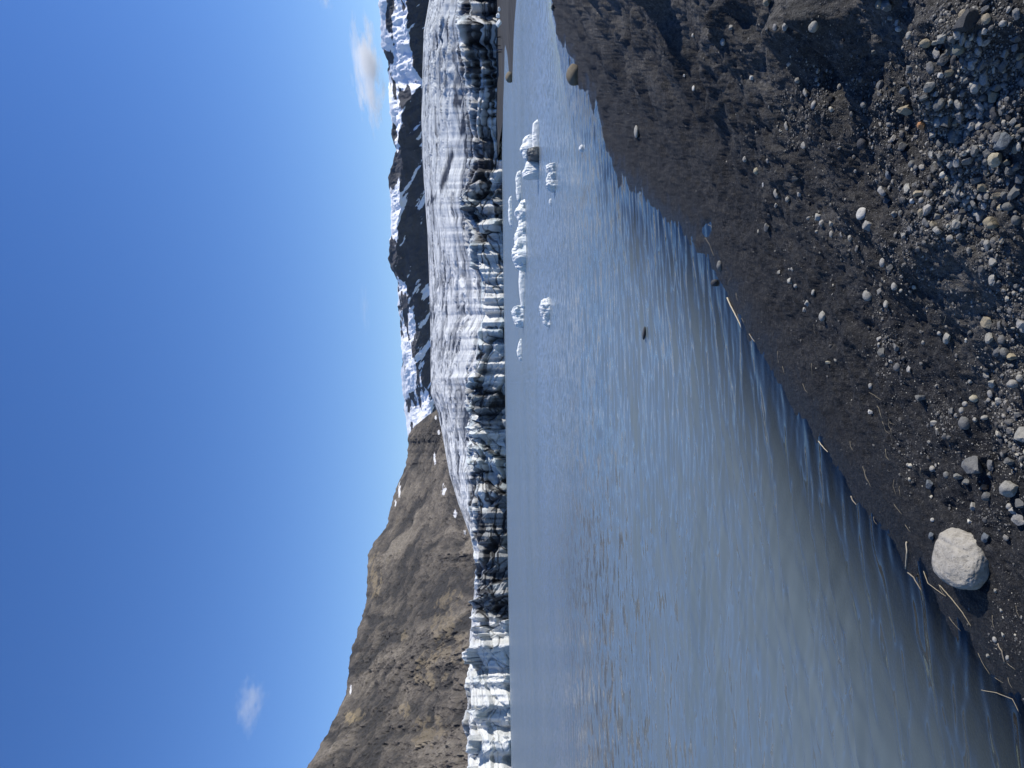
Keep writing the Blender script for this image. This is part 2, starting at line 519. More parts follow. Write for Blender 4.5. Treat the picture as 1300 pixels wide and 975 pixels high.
def build_ground():
    inv = np.linspace(1 / 1.3, 1 / 60, 780); rr = 1 / inv
    az = np.concatenate([np.linspace(-1.5, -0.56, 60)[:-1], np.linspace(-0.56, 0.56, 1150), np.linspace(0.56, 1.7, 90)[1:]])
    A, RR = np.meshgrid(az, rr)
    x = RR * np.sin(A); y = RR * np.cos(A)
    z = height(x, y)
    GRID.update(az=az, rr=rr, z=z)
    s = shore_dist(x, y)
    n = fbm(x * 0.8, y * 0.8, 4, 77)
    dry = sst(1.9, 3.6, s + 0.9 * n) * (0.55 + 0.5 * fbm(x * 1.4, y * 1.4, 3, 78))
    dry = np.clip(dry + 0.30 * sst(0.1, 0.5, fbm(x * 0.5, y * 0.5, 3, 79)) * sst(1.2, 2.5, s), 0, 1)
    for px, py, rad, am in [(1255, 385, 0.42, 0.85), (1190, 245, 0.5, 0.6), (1250, 250, 0.4, 0.6), (1105, 110, 0.32, 0.75), (1045, 10, 0.3, 0.9), (1040, 190, 0.4, 0.55), (1265, 470, 0.3, 0.5), (1245, 15, 0.3, 0.7), (880, 20, 0.8, 0.3), (940, 150, 0.6, 0.2)]:
        q, _ = hit(np.array([px]), np.array([py]))
        dry = np.maximum(dry, am * np.exp(-((x - q[0, 0]) ** 2 + (y - q[0, 1]) ** 2) / rad ** 2 + 0.9 * n - 0.1))
    dry = np.clip(dry, 0, 1)
    wet = sst(0.050, 0.012, z + 0.02 * fbm(x * 3, y * 3, 3, 80))
    pool = np.exp(-((x - POOL2[0] - 0.1) / 0.35) ** 2 - ((y - POOL2[1]) / 0.5) ** 2)
    wet = np.clip(np.maximum(wet, pool * 0.9 * sst(0.2, -0.1, fbm(x * 3, y * 3, 3, 81) - 0.15)), 0, 1)
    P = np.stack([x, y, z], -1)
    me = grid_mesh('ground', P, {'dry': dry, 'wet': wet}, keep=(s > -14))
    o = link('ground', me, M['ground']); tag(o, kind='structure', label='black volcanic sand and gravel bank sloping down to the lake')
    return o


build_ground()


# ----------------------------------------------------------------------------
# lake
# ----------------------------------------------------------------------------
def build_lake():
    inv = np.linspace(1 / 3.3, 1 / 640, 1500); rr = 1 / inv
    az = np.concatenate([np.linspace(-1.5, -0.56, 50)[:-1], np.linspace(-0.56, 0.56, 860), np.linspace(0.56, 1.5, 50)[1:]])
    A, RR = np.meshgrid(az, rr)
    x = RR * np.sin(A); y = RR * np.cos(A)
    s = shore_dist(x, y)
    step = RR * RR * (inv[0] - inv[1])
    rg = np.random.default_rng(5)
    near = sst(-5, -0.5, s)
    wy = y + 0.05 * fbm(x * 0.5 + 7, y * 0.9, 2, 92)
    z = np.zeros_like(x); var = 0
    comps = [(lam, 1.0) for lam in np.linspace(0.24, 0.46, 16)] + [(lam, 0.75) for lam in np.geomspace(0.11, 0.24, 16)] + [(lam, 0.42) for lam in np.geomspace(0.5, 1.5, 10)]
    for lam, wgt in comps:
        lam = lam * (1 + 0.05 * rg.normal())
        amp = 0.0098 * lam * wgt
        off = rg.normal(0, 0.13 if 0.2 < lam < 0.48 else 0.26)
        kk = 2 * np.pi / lam; p1, p2 = rg.random(2) * 6.28
        att = sst(2.5, 5.0, lam / step)
        for mean, w, ph in ((R(3), 1 - near, p1), (R(15), near, p1)):
            th = mean + off
            z += amp * att * w * np.sin(kk * (-np.sin(th) * x + np.cos(th) * wy) + ph)
    gust = 0.85 + 0.55 * fbm(x * 0.22, y * 0.4, 3, 90)
    z = z * (1 + 0.4 * sst(13, 6, RR)) * gust * (0.25 + 0.75 * sst(0.1, -1.3, s))
    z = z + 14.0 * np.clip(z, -0.012, 0.02) * np.abs(z) * sst(30, 8, RR)
    bed = -np.interp(s, PROF_S, PROF_Z)
    depth = np.clip(bed, 0, 6)
    me = grid_mesh('lake', np.stack([x, y, z], -1), {'depth': depth, 'range': RR}, keep=(s < 1.6))
    o = link('lake', me, M['water']); tag(o, kind='structure', label='grey blue glacial lake with small wind ripples')


build_lake()

# ----------------------------------------------------------------------------
# glacier: ice front standing in the lake and the ice field climbing behind it
# ----------------------------------------------------------------------------
WATERLINE = by_row([(-200, 250), (0, 262), (120, 290), (200, 310), (480, 345), (760, 400), (975, 440), (1200, 470)])
ICE_REAR = curve([(560, -120), (545, 0), (538, 40), (536, 100), (535, 150), (536, 200), (540, 260), (543, 300), (546, 400), (547, 500), (556, 525),
                  (563, 560), (570, 600), (582, 640), (597, 680), (603, 705), (605, 720), (601, 760), (598, 800), (597, 850), (596, 900), (594, 975), (590, 1100)])
ICE_TOP = curve([(592, -120), (592, 0), (588, 60), (600, 120), (606, 200), (594, 250), (600, 300), (612, 350), (616, 400), (606, 450), (601, 480), (600, 560), (598, 600),
                 (600, 640), (602, 680), (606, 700), (607, 720), (603, 760), (600, 800), (599, 850), (598, 900), (596, 975), (592, 1100)])
ICE_FAR = by_row([(-200, 2600), (520, 2600), (600, 1900), (680, 1150), (720, 760), (975, 640), (1200, 640)])
DIRT_SHADE = by_row([(-200, .8), (0, .68), (60, .62), (100, .62), (190, .56), (235, .62), (255, .30), (330, .22), (360, .36), (480, .33), (560, .42), (600, .34), (640, .48), (665, .80),
               (720, .86), (765, .72), (790, .12), (975, .10), (1200, .1)])  # dark stretch before the clean end also paints in the cliffs' shade


def build_glacier():
    """one sheet: up the broken face of the ice front, then back over the ice field"""
    az = np.linspace(-0.66, 0.66, 1640)
    n1, n2 = 230, 330
    rf = WATERLINE(az) + 9 * fbm(az * 45, az * 0 + 2, 3, 100)
    far = ICE_FAR(az); top = ICE_TOP(az) + 0.0034 * fbm(az * 38, az * 0, 4, 99); rear = np.maximum(ICE_REAR(az), top + 0.0012)
    ztop = top * (rf + 16) + EYE
    Dt = 0.85 * ztop
    v = np.linspace(0, 1, n1)[:, None]; q = np.linspace(0, 1, n2)[1:, None]
    r0 = rf + Dt
    rA = rf + Dt * v ** 1.2; zA = -1.2 + (ztop + 1.2) * v ** 0.88
    rB = r0 * (far / r0) ** q
    T = q ** 0.85
    elB = top + (rear - top) * T
    zB = elB * rB + EYE
    zB = zB + (ztop - zB[:1]) * np.exp(-q * 40)
    L = np.hypot(ztop, Dt)
    r = np.vstack([rA, rB]); z = np.vstack([zA, zB])
    tt = np.vstack([L * v, L + (rB - r0) * 0.30]); dd = np.vstack([0 * rA, rB - r0])
    A = np.broadcast_to(az, r.shape); ss = A * rf
    fr = sst(150, 10, dd)
    dirt_shade_col = DIRT_SHADE(az)[None, :] + 0 * r
    calm = sst(0.22, 0.1, dirt_shade_col)
    # leaning blocks (seracs) with flat tilted faces, deep fractures between them, and folded fins on them
    lean = 0.75 * np.sin(az * 23 + 1)[None, :]
    ws = ss + lean * tt + 5 * fbm(ss * 0.04, tt * 0.05, 3, 102); wt = tt + 4 * fbm(ss * 0.05 + 9, tt * 0.05, 3, 103)
    f1, f2, cid, cx, cy_ = worley(ws / 19, wt / 14, 104)
    g1, g2, gid, gx, gy = worley((ws + 0.5 * wt) / 8, (wt - 0.3 * ws) / 6.5, 105)
    ts = np.sin(cid * 41.0); tg = np.sin(gid * 57.0)
    seam = 1 - sst(0.0, 0.13, f2 - f1); seam2 = 1 - sst(0.0, 0.10, g2 - g1)
    thin = 1 - sst(0.0, 0.045, g2 - g1)
    rightness = by_row([(-200, 1), (120, 1), (230, .7), (330, .15), (1200, 0)])(az)[None, :]
    q1, q2, qid, _, _ = worley((ws + 0.4 * wt) / 4.2, (wt - 0.5 * ws) / 3.4, 124)
    seam3 = 1 - sst(0.0, 0.12, q2 - q1)
    fin = ridged((ws + 0.25 * wt) * 0.075, wt * 0.022, 3, 106, 0.45)
    disp = (cid - 0.5) * 6.5 + ts * (ws / 19 - cx) * 8.0 + np.sin(cid * 77) * (wt / 14 - cy_) * 4.0 \
        + ((gid - 0.5) * 2.2 + tg * (ws + 0.5 * wt - gx * 8) * 0.22) * (1 - 0.55 * calm) - 3.2 * seam * (1 - 0.35 * calm) - 0.9 * seam2 * (1 - 0.3 * calm) + (fin - 0.7) * 6.5 * (1 - 0.5 * calm) \
        + ((qid - 0.5) * 2.6 - 0.7 * seam3) * (0.25 + 0.75 * rightness) * (1 - calm) + 0.35 * fbm(ss * 0.5, tt * 0.5, 3, 107)
    size = np.clip(ztop / 19, 0.35, 1.1)[None, :]
    disp = disp * size * fr
    edge_ = np.vstack([sst(0.0, 0.05, v) + 0 * az, 1 + 0 * rB])
    disp = disp * lerp(0.55, 1.0, edge_)
    nr = np.vstack([-0.80 + 0.5 * v ** 3 + 0 * az, -0.30 * np.exp(-(rB - r0) / 20)]); nz = np.vstack([0.55 + 0.30 * v ** 3 + 0 * az, 0.85 + 0 * rB])
    r = r + nr * disp; z = z + nz * disp
    # ice field: irregular crevasses and pressure ridges, rougher towards the right
    x0 = r * np.sin(A); y0 = r * np.cos(A)
    up = sst(20, 300, dd); rightness = by_row([(-200, 1), (120, 1), (230, .6), (330, .15), (1200, 0)])(az)[None, :]
    wx = x0 + 20 * fbm(x0 * 0.01, y0 * 0.004, 3, 130); wy = y0 + 60 * fbm(x0 * 0.01 + 4, y0 * 0.004, 3, 131)
    sh = lerp(0.10, -0.07, rightness)
    cr = ridged((wx + sh * wy) * 0.020, wy * 0.0042, 4, 108, 0.58)
    h1, h2, hid, _, _ = worley((wx + sh * wy) / 26, wy / 150, 109)
    z = z + np.where(dd > 0, 1, 0) * up * ((cr - 0.75) * lerp(5, 13, rightness) + (hid - 0.5) * lerp(1.2, 3, rightness) + 0.8 * fbm(x0 * 0.05, y0 * 0.012, 3, 110)) * np.vstack([0 * v + 0 * az, sst(1.0, 0.94, q) + 0 * az])
    x = r * np.sin(A); y = r * np.cos(A)
    # ash: in fractures, as warped layers across the blocks, as a coat that also paints in cliff shade
    lay = wt * 0.9 + 0.5 * ws * ts + 3.0 * fbm(ss * 0.07, tt * 0.07, 3, 111) + cid * 9
    lines = sst(0.80, 0.98, np.sin(lay * 0.95)) * sst(-0.1, 0.25, fbm(ss * 0.03 + 4, tt * 0.05, 2, 112))
    coat = sst(-0.02, 0.38, fbm(ss * 0.022, tt * 0.035, 4, 113) + (dirt_shade_col - 0.45) * 1.1 + 0.25 * ts)
    stripes = sst(0.1, 0.7, fbm(ss * 0.35, tt * 0.02, 3, 114)) * coat
    dirt_shade_f = 0.08 + 0.12 * dirt_shade_col + 0.50 * coat + 0.60 * lines * (1 - 0.1 * calm) + 0.55 * seam * (0.35 + dirt_shade_col) + 0.34 * seam2 * (0.3 + dirt_shade_col) + (0.45 + 0.5 * calm) * thin * sst(-0.3, 0.2, fbm(ss * .05, tt * .06, 2, 115)) \
        + 0.25 * stripes + np.where(gid > 0.82, 0.14, -0.03) + 0.25 * sst(0.62, 0.40, fin)
    clean = (np.sin(cid * 133) > 0.62)
    dirt_shade_f = dirt_shade_f + rightness * (np.where(qid > 0.66, -0.42, 0.04) + 0.25 * seam3)
    dirt_shade_f = np.where(clean & (dirt_shade_col > 0.5), dirt_shade_f - 0.55, dirt_shade_f)
    dirt_shade_f = dirt_shade_f * (1 - 0.45 * calm)
    streak = sst(0.16, 0.42, fbm((wx + sh * wy) * 0.022, wy * 0.0038, 5, 116, 0.62))
    cren = (1 - sst(0.0, 0.07, h2 - h1)) * sst(-0.1, 0.2, fbm(x0 * 0.006, y0 * 0.002, 3, 117))
    flow = sst(0.74, 0.92, ridged((wx + 1.4 * sh * wy) * 0.045, wy * 0.0016, 3, 122, 0.5)) * sst(-0.25, 0.15, fbm(x0 * 0.004, y0 * 0.0015, 3, 123))
    dirt_u = 0.10 + 0.45 * sst(0.56, 0.38, cr) + 0.42 * streak + 0.38 * cren + 0.42 * flow + 0.18 * np.clip(fbm(x0 * 0.008, y0 * 0.0022, 4, 118), -0.3, 1) + 0.12 * rightness
    rx, rt = az_tan([(541, 262), (556, 245), (563, 230), (569, 212), (575, 195), (581, 175), (590, 160), (598, 140)])
    elv = (z - EYE) / r
    lt = np.interp(az, rx, rt, left=9, right=9)[None, :]
    band = np.exp(-((elv - lt) / 0.0042) ** 2) * sst(-0.35, 0.25, fbm(x * 0.03, y * 0.006, 4, 119))
    dirt_u = dirt_u + 0.9 * band
    mixw = sst(0.32, 0.68, sst(140, 0, dd) * 0.9 + 0.55 * fbm(ss * 0.035, dd * 0.02, 4, 121))
    mixw = np.where(dd <= 0, 1, mixw)
    dirt = np.clip(lerp(dirt_u, dirt_shade_f, mixw), 0, 1)
    blue = np.clip(0.30 + 0.9 * (gid - 0.6) + 0.5 * (cid - 0.5) + 0.3 * fbm(ss * 0.05, tt * 0.05, 3, 120), 0, 1) * sst(90, 10, dd) * (1 - 0.75 * calm) + 0.25 * rightness * sst(10, 90, dd) + 0.12
    P = np.stack([x, y, z], -1)
    root = bpy.data.objects.new('glacier', None); COL.objects.link(root)
    root.location = (0, 330, 0)
    tag(root, 'long grey white and ash striped glacier ending in a broken ice front on the lake', 'glacier')
    P = P - np.array([0, 330, 0])
    cut = n1 + 6
    a = grid_mesh('ice_front', P[:cut + 1], {'dirt': dirt[:cut + 1], 'blue': blue[:cut + 1]}, smooth=True)
    b = grid_mesh('ice_field', P[cut:], {'dirt': dirt[cut:], 'blue': blue[cut:]})
    o = link('ice_front', a, M['ice'], root); o['label'] = 'broken ice front with dark ash bands standing in the water'
    o = link('ice_field', b, M['ice'], root); o['label'] = 'grey white crevassed ice field climbing behind the front'


build_glacier()


# ----------------------------------------------------------------------------
# mountains
# ----------------------------------------------------------------------------
def build_brown_mountain():
    pts = [(300, 1150), (365, 1030), (390, 975), (405, 950), (421, 920), (440, 880), (441, 862), (444, 835), (453, 805), (465, 765), (466, 735), (468, 700), (474, 690), (490, 670),
           (495, 650), (497, 640), (503, 620), (515, 592), (518, 567), (518, 553), (526, 541), (541, 529), (552, 522), (558, 515), (566, 505)]
    ridge = curve(pts)
    a_hi = az_tan([(566, 505)])[0][0]
    az = np.linspace(-0.70, a_hi, 1000)
    base_r = by_row([(500, 2450), (600, 1880), (700, 1330), (800, 980), (975, 760), (1200, 650)])(az)
    ridge_r = base_r * 1.0 + by_row([(500, 500), (560, 900), (700, 900), (975, 620), (1200, 600)])(az)
    ridge_r = np.maximum(ridge_r, base_r + 300)
    te = ridge(az) + 0.0016 * fbm(az * 90, az * 0, 4, 208); tb = np.minimum(ICE_REAR(az) - 0.012, te - 0.004)
    t = np.concatenate([np.linspace(0, 1, 420), np.linspace(1, 1.5, 30)[1:]])[:, None]
    tt = np.minimum(t, 1)
    r = base_r + (ridge_r - base_r) * t
    el = tb + (te - tb) * (tt ** 0.92)
    A = np.broadcast_to(az, r.shape)
    z = el * r + EYE
    z = z - np.maximum(t - 1, 0) * (ridge_r - base_r) * 0.8
    # ribs and gullies that fall to the right, ledges, loose rock
    u = A * 1100; hgt = z
    w = u + 0.5 * hgt + 30 * fbm(u * 0.008, hgt * 0.008, 3, 200)
    rib = ridged(w * 0.011, hgt * 0.0028, 5, 201, 0.55)
    led = fbm(u * 0.004 + 3, hgt * 0.045, 3, 202)
    rough = fbm(u * 0.05, hgt * 0.05, 5, 203, 0.62)
    fade = sst(1.0, 0.90, tt) * sst(0, 0.04, tt)
    amp = fade * 1.0 + 0.06
    dz = (rib - 0.72) * 22 + led * 5 + rough * 8 + 8 * fbm(u * 0.006, hgt * 0.006, 3, 204) + 6 * ridged(w * 0.05, hgt * 0.012, 3, 207) + 4.5 * fbm(w * 0.16, hgt * 0.08, 3, 209)
    dz = dz * (0.62 + 0.6 * sst(-0.15, 0.0, A))
    dr = -dz * 0.7
    r = r + dr * fade
    z = z + dz * 0.55 * amp
    x = r * np.sin(A); y = r * np.cos(A)
    tone = 0.5 + 0.55 * fbm(w * 0.02, hgt * 0.006, 4, 205) + 0.25 * rough + 0.25 * fbm(u * 0.006, hgt * 0.01, 3, 206) + 0.18 * sst(0.45, 0.0, tt) 
    tone = np.clip(tone + 0.06 - 0.35 * sst(0.64, 0.5, rib) - 0.2 * sst(0.55, 0.4, ridged(w * 0.05, hgt * 0.012, 3, 207)), 0, 1)

    def blob(px, py, w_, h_, seed):
        a0, e0 = az_tan([(px, py)])
        ee = (z - EYE) / r
        q = ((A - a0[0]) / (w_ / F)) ** 2 + ((ee - e0[0]) / (h_ / F)) ** 2
        return sst(1.15, 0.85, q * 0.8 + 1.5 * fbm(u * 0.05 + 0.03 * hgt, hgt * 0.09, 4, seed, 0.6) + 0.25)
    snow = np.zeros_like(z)
    for i, (px, py, w_, h_) in enumerate([(507, 622, 11, 2.6), (502, 640, 5, 2), (564, 622, 7, 5), (552, 583, 7, 2.0), (578, 651, 6, 3), (557, 549, 3, 2),
                                          (553, 530, 3, 2), (445, 875, 6, 1.4), (590, 676, 5, 2)]):
        snow = np.maximum(snow, blob(px, py, w_ * 0.8, h_ * 0.62, 220 + i))
    ochre = 0.85 * blob(443, 911, 5, 7, 240) + 0.5 * blob(452, 909, 6, 10, 241) + 0.55 * blob(515, 903, 8, 6, 242) + 0.5 * blob(540, 850, 18, 14, 243) + 0.4 * blob(545, 930, 14, 20, 244) \
        + 0.55 * blob(476, 735, 24, 8, 245) + 0.4 * blob(570, 800, 40, 18, 246) + 0.4 * blob(512, 810, 8, 5, 247)
    ochre = np.clip(ochre * 0.55, 0, 0.6) * sst(-0.2, 0.3, rough + 0.2)
    me = grid_mesh('mountain', np.stack([x, y, z], -1), {'snow': snow, 'tone': tone, 'ochre': ochre})
    o = link('brown_mountain', me, M['brown']); tag(o, kind='structure', label='bare brown mountainside with a few snow patches left of the glacier')


def build_snow_mountain():
    pts = [(478, -160), (470, -80), (482, 0), (483, 30), (484, 60), (489, 70), (492, 76), (493, 100), (494, 120), (496, 160), (499, 178), (503, 190), (500, 200), (497, 212), (494, 222), (494, 236), (497, 265),
           (496, 300), (494, 318), (493, 330), (496, 340), (501, 350), (505, 356), (505, 390), (508, 405), (509, 430), (511, 460), (509, 480), (511, 497), (513, 510), (514, 525),
           (517, 550), (530, 600), (560, 680), (580, 800)]
    low = [(497, -160), (512, 0), (514, 30), (519, 60), (528, 85), (534, 105), (522, 118), (512, 130), (506, 150), (504, 178), (508, 190), (506, 230), (509, 250), (507, 270), (502, 300), (499, 325), (500, 345),
           (515, 362), (518, 385), (524, 400), (532, 420), (524, 450), (534, 480), (546, 510), (548, 550), (570, 680), (590, 800)]
    ridge = curve(pts); lowc = curve(low)
    az = np.linspace(-0.25, 0.70, 1150)
    te = ridge(az) + 0.0012 * fbm(az * 80, az * 0, 4, 309); tl = np.minimum(lowc(az), te - 0.004)
    tb = ICE_REAR(az) - 0.02; tl = np.maximum(tl, tb + 0.004)
    # the lower, steep face up to the snow line, then a gentler snow slope up to the ridge, then the back
    n1, n2 = 210, 150
    t1 = np.linspace(0, 1, n1)[:, None]; t2 = np.linspace(0, 1, n2)[1:, None]; t3 = np.linspace(0, 1, 25)[1:, None]
    r_b = by_row([(-200, 3000), (0, 3400), (520, 6200), (800, 7500)])(az)
    r_l = r_b + np.maximum((tl - tb) * r_b * 0.75, 60); r_r = r_l + (te - tl) * r_b * 3.2 + 150
    r = np.vstack([r_b + (r_l - r_b) * t1, r_l + (r_r - r_l) * t2, r_r + 1500 * t3])
    el = np.vstack([tb + (tl - tb) * t1, tl + (te - tl) * t2, te + 0 * t3])
    A = np.broadcast_to(az, r.shape)
    z = el * r + EYE
    z[-24:] = (te * r_r + EYE) - 900 * t3
    zone = np.vstack([t1 + 0 * az, 1 + t2 + 0 * az, 2 + t3 + 0 * az])
    u = A * 4300
    rib = ridged(u * 0.0042 + 0.0012 * z, z * 0.0009, 5, 300, 0.55)
    rough = fbm(u * 0.011, z * 0.011, 5, 301, 0.55)
    fadeR = sst(0.03, 0.35, np.abs(zone - 2))
    dz = (rib - 0.72) * 60 + rough * 14
    r = r - dz * 1.1 * fadeR
    z = z + dz * 0.35 * fadeR * sst(0.0, 0.1, zone) + rough * 5
    x = r * np.sin(A); y = r * np.cos(A)
    # snow lies on the upper slope between rock ribs and as streaks in the gullies of the steep face
    up = sst(0.90, 1.06, zone)
    pat = fbm(u * 0.0042 + 0.002 * z, z * 0.0085, 5, 302, 0.54)
    patL = fbm(u * 0.012 + 0.010 * z, z * 0.0045, 5, 303, 0.62)
    cover = by_row([(-200, .75), (0, .62), (90, .55), (150, .30), (180, -.05), (215, .05), (235, .22), (300, .35), (322, -.2), (345, -.3), (365, .45), (400, .25), (440, .15), (480, .30), (520, .35), (560, .4)])(az)[None, :]
    coverL = by_row([(-200, -.5), (0, -.55), (70, -.5), (110, -.25), (170, -.32), (260, -.42), (340, -.55), (380, -.18), (450, -.12), (500, .02), (550, .08)])(az)[None, :]
    snow = up * (0.5 + 1.7 * (pat * 1.15 + cover)) + (1 - up) * (0.5 + 1.5 * (patL + coverL))
    snow = np.clip(snow - 0.8 * sst(0.62, 0.5, rib) * 0.5, 0, 1)
    me = grid_mesh('mountain', np.stack([x, y, z], -1), {'snow': snow})
    o = link('snow_mountain', me, M['snow']); tag(o, kind='structure', label='dark mountain range capped with snow behind the glacier')


build_brown_mountain()
build_snow_mountain()


# ----------------------------------------------------------------------------
# far beach and spit
# ----------------------------------------------------------------------------
def poly_dist(x, y, poly):
    inside = np.zeros(x.shape, bool); best = np.full(x.shape, 1e9)
    n = len(poly)
    for i in range(n):
        ax, ay = poly[i]; bx, by = poly[(i + 1) % n]
        dx, dy = bx - ax, by - ay
        t = np.clip(((x - ax) * dx + (y - ay) * dy) / (dx * dx + dy * dy + 1e-9), 0, 1)
        best = np.minimum(best, np.hypot(x - ax - t * dx, y - ay - t * dy))
        c = (ay > y) != (by > y)
        inside ^= c & (x < dx * (y - ay) / (dy + 1e-12) + ax)
    return np.where(inside, best, -best)


def build_far_beach():
    outer = on_plane([655.5, 653, 652, 651.2, 650.5, 648, 646.5, 645.5, 643.5, 641.5, 640.6, 640.2, 639.4, 638.3, 637.2], [0, 30, 50, 75, 98, 103, 97, 80, 66, 57, 62, 90, 115, 140, 170])[:, :2]
    far = [(95, 345), (190, 330), (260, 240), (200, 120), (110, 100)]
    poly = [tuple(p) for p in outer] + far
    az = np.linspace(0.24, 0.95, 700); rr = 1 / np.linspace(1 / 80, 1 / 360, 300)
    A, RR = np.meshgrid(az, rr); x = RR * np.sin(A); y = RR * np.cos(A)
    d = poly_dist(x, y, poly)
    z = np.clip(d * 0.09, -0.6, 0.5) + 0.1 * sst(0, 6, d) * fbm(x * 0.15, y * 0.05, 3, 400)
    z = z + 1.1 * sst(10, 60, d) * sst(175, 240, RR) + 2.0 * sst(235, 330, RR)
    me = grid_mesh('far_beach', np.stack([x, y, z], -1), None, keep=(d > -2.5))
    o = link('far_beach', me, M['bar']); tag(o, kind='structure', label='low grey sand beach and spit across the lake below the ice front')


build_far_beach()


# ----------------------------------------------------------------------------
# rocks
# ----------------------------------------------------------------------------
def ico(sub):
    bm = bmesh.new(); bmesh.ops.create_icosphere(bm, subdivisions=sub, radius=1.0)
    V = np.array([v.co[:] for v in bm.verts]); Fc = np.array([[v.index for v in f.verts] for f in bm.faces]); bm.free()
    return V, Fc


def noise3(V, s, seed):
    return (fbm(V[:, 0] * s + V[:, 2] * s * 0.7, V[:, 1] * s + 3, 3, seed) + fbm(V[:, 1] * s - V[:, 0] * 0.4 * s + 9, V[:, 2] * s, 3, seed + 3)) * 0.5


def rock_shape(sub, seed, facets=7, lo=0.55, hi=0.9, rough=0.10, fine=0.02):
    V, Fc = ico(sub)
    g = np.random.default_rng(seed)
    N = g.normal(size=(facets, 3)); N /= np.linalg.norm(N, axis=1)[:, None]
    for n in N:
        h = g.uniform(lo, hi)
        dd = V @ n
        V = V - np.outer(np.maximum(dd - h, 0) * 0.98, n)
    V = V * (1 + rough * noise3(V, 1.6, seed))[:, None]
    if fine: V = V * (1 + fine * noise3(V, 6.0, seed + 50))[:, None]
    return V / np.abs(V).max(0), Fc


ROCKS = []
for i in range(14):
    V, Fc = rock_shape(4, 500 + i, 9 + i % 5, 0.40 + 0.02 * (i % 6), 0.78, 0.13, 0.03)
    ROCKS.append(raw_mesh('stone', V, Fc)); ROCKS[-1].set_sharp_from_angle(angle=R(24)); ROCKS[-1].materials.append(M['stone'])
ROUND = []
for i in range(6):
    V, Fc = rock_shape(3, 560 + i, 3, 0.82, 0.97, 0.12, 0.02)
    ROUND.append(raw_mesh('stone', V, Fc)); ROUND[-1].materials.append(M['stone'])

PAL = {'pale': (0.30, 0.29, 0.265), 'grey': (0.155, 0.155, 0.150), 'dark': (0.065, 0.066, 0.070), 'tan': (0.29, 0.25, 0.18), 'white': (0.50, 0.485, 0.44), 'cream': (0.42, 0.38, 0.28),
       'orange': (0.38, 0.20, 0.10), 'blue': (0.13, 0.145, 0.16), 'green': (0.19, 0.195, 0.16), 'brown': (0.20, 0.17, 0.125)}
WORD = {'pale': 'pale grey', 'grey': 'mid grey', 'dark': 'dark grey', 'tan': 'tan', 'white': 'whitish', 'cream': 'cream', 'orange': 'orange brown', 'blue': 'bluish grey', 'green': 'greenish grey', 'brown': 'brown'}
ORIENT = Matrix(((1, 0, 0), (0, 1, 0), (0, 0, 1)))


def put_stone(px, py, w, h, tone, shape='rock', label=None, group=None, cat='stone', pos=None, t=None, tilt=0.0, name='stone'):
    """w: width across the view in picture pixels, h: height in picture pixels"""
    if pos is None:
        P, T = hit(np.array([px]), np.array([py])); pos = P[0]; t = T[0]
    sx = w * t / F / 2; sz = h * t / F / 2
    g = random.Random(int(px * 31 + py * 17))
    me = g.choice(ROUND if shape == 'round' else ROCKS)
    o = bpy.data.objects.new(name, me); COL.objects.link(o)
    sy = max(sx, sz) * g.uniform(0.75, 1.0)
    zz = sz * 0.92
    o.scale = (sx, sy, zz)
    o.rotation_euler = (g.uniform(-0.25, 0.25), tilt if tilt else g.uniform(-0.3, 0.3), g.uniform(-0.3, 0.3))
    o.location = (pos[0], pos[1], pos[2] + zz * 0.38)
    c = PAL[tone]; j = g.uniform(0.85, 1.12)
    o.color = (c[0] * j, c[1] * j, c[2] * j * g.uniform(0.96, 1.02), 1)
    if label: tag(o, label, cat, group)
    return o


# the big boulder near the water's edge
def build_boulder():
    V, Fc = ico(6)
    V = np.sign(V) * np.abs(V) ** 0.74
    V = V / np.abs(V).max(0)
    g = np.random.default_rng(3)
    for n, h in (((0.4, -0.3, 0.9), 1.02), ((-0.3, -0.6, 0.75), 1.04), ((0.2, -0.7, 0.6), 1.0), ((0.85, 0.1, 0.5), 1.0), ((0, 0.1, 1), 0.92), ((-0.6, 0, -0.75), 0.95), ((0.7, -0.4, -0.6), 1.04), ((0.8, -0.6, 0.1), 1.1)):
        n = np.array(n); n = n / np.linalg.norm(n)
        V = V - np.outer(np.maximum(V @ n - h, 0) * 0.75, n)
    V = V * (1 + 0.055 * noise3(V, 1.3, 31) + 0.026 * noise3(V, 4.0, 32) + 0.014 * noise3(V, 13.0, 33) + 0.006 * noise3(V, 30.0, 34))[:, None]
    # a crease running down the front
    c = np.exp(-((V[:, 0] + 0.30 + 0.25 * V[:, 2]) / 0.06) ** 2) * (V[:, 1] < 0) * sst(-0.55, -0.2, V[:, 2]) * sst(0.15, -0.1, V[:, 2])
    V = V * (1 - 0.022 * c)[:, None]
    c = np.exp(-((V[:, 0] - 0.42) / 0.07) ** 2) * sst(0.5, 0.8, V[:, 2])
    V = V * (1 - 0.05 * c)[:, None]
    P, T = hit(np.array([1238.0]), np.array([711.0])); t = T[0]
    sx = 78 * t / F / 2; sz = 67 * t / F / 2
    V = V * np.array([sx * 0.97, sx * 1.10, sz * 0.72]) * 0.79
    me = raw_mesh('boulder', V, Fc)
    o = link('boulder', me, M['boulder']); o.location = (P[0, 0] - sx * 0.02, P[0, 1] + sx * 0.24, P[0, 2] + sz * 0.26); o.rotation_euler = (0.0, R(15), R(-4))
    tag(o, 'large smooth buff boulder on dark sand beside the water, biggest on the bank', 'boulder')


build_boulder()

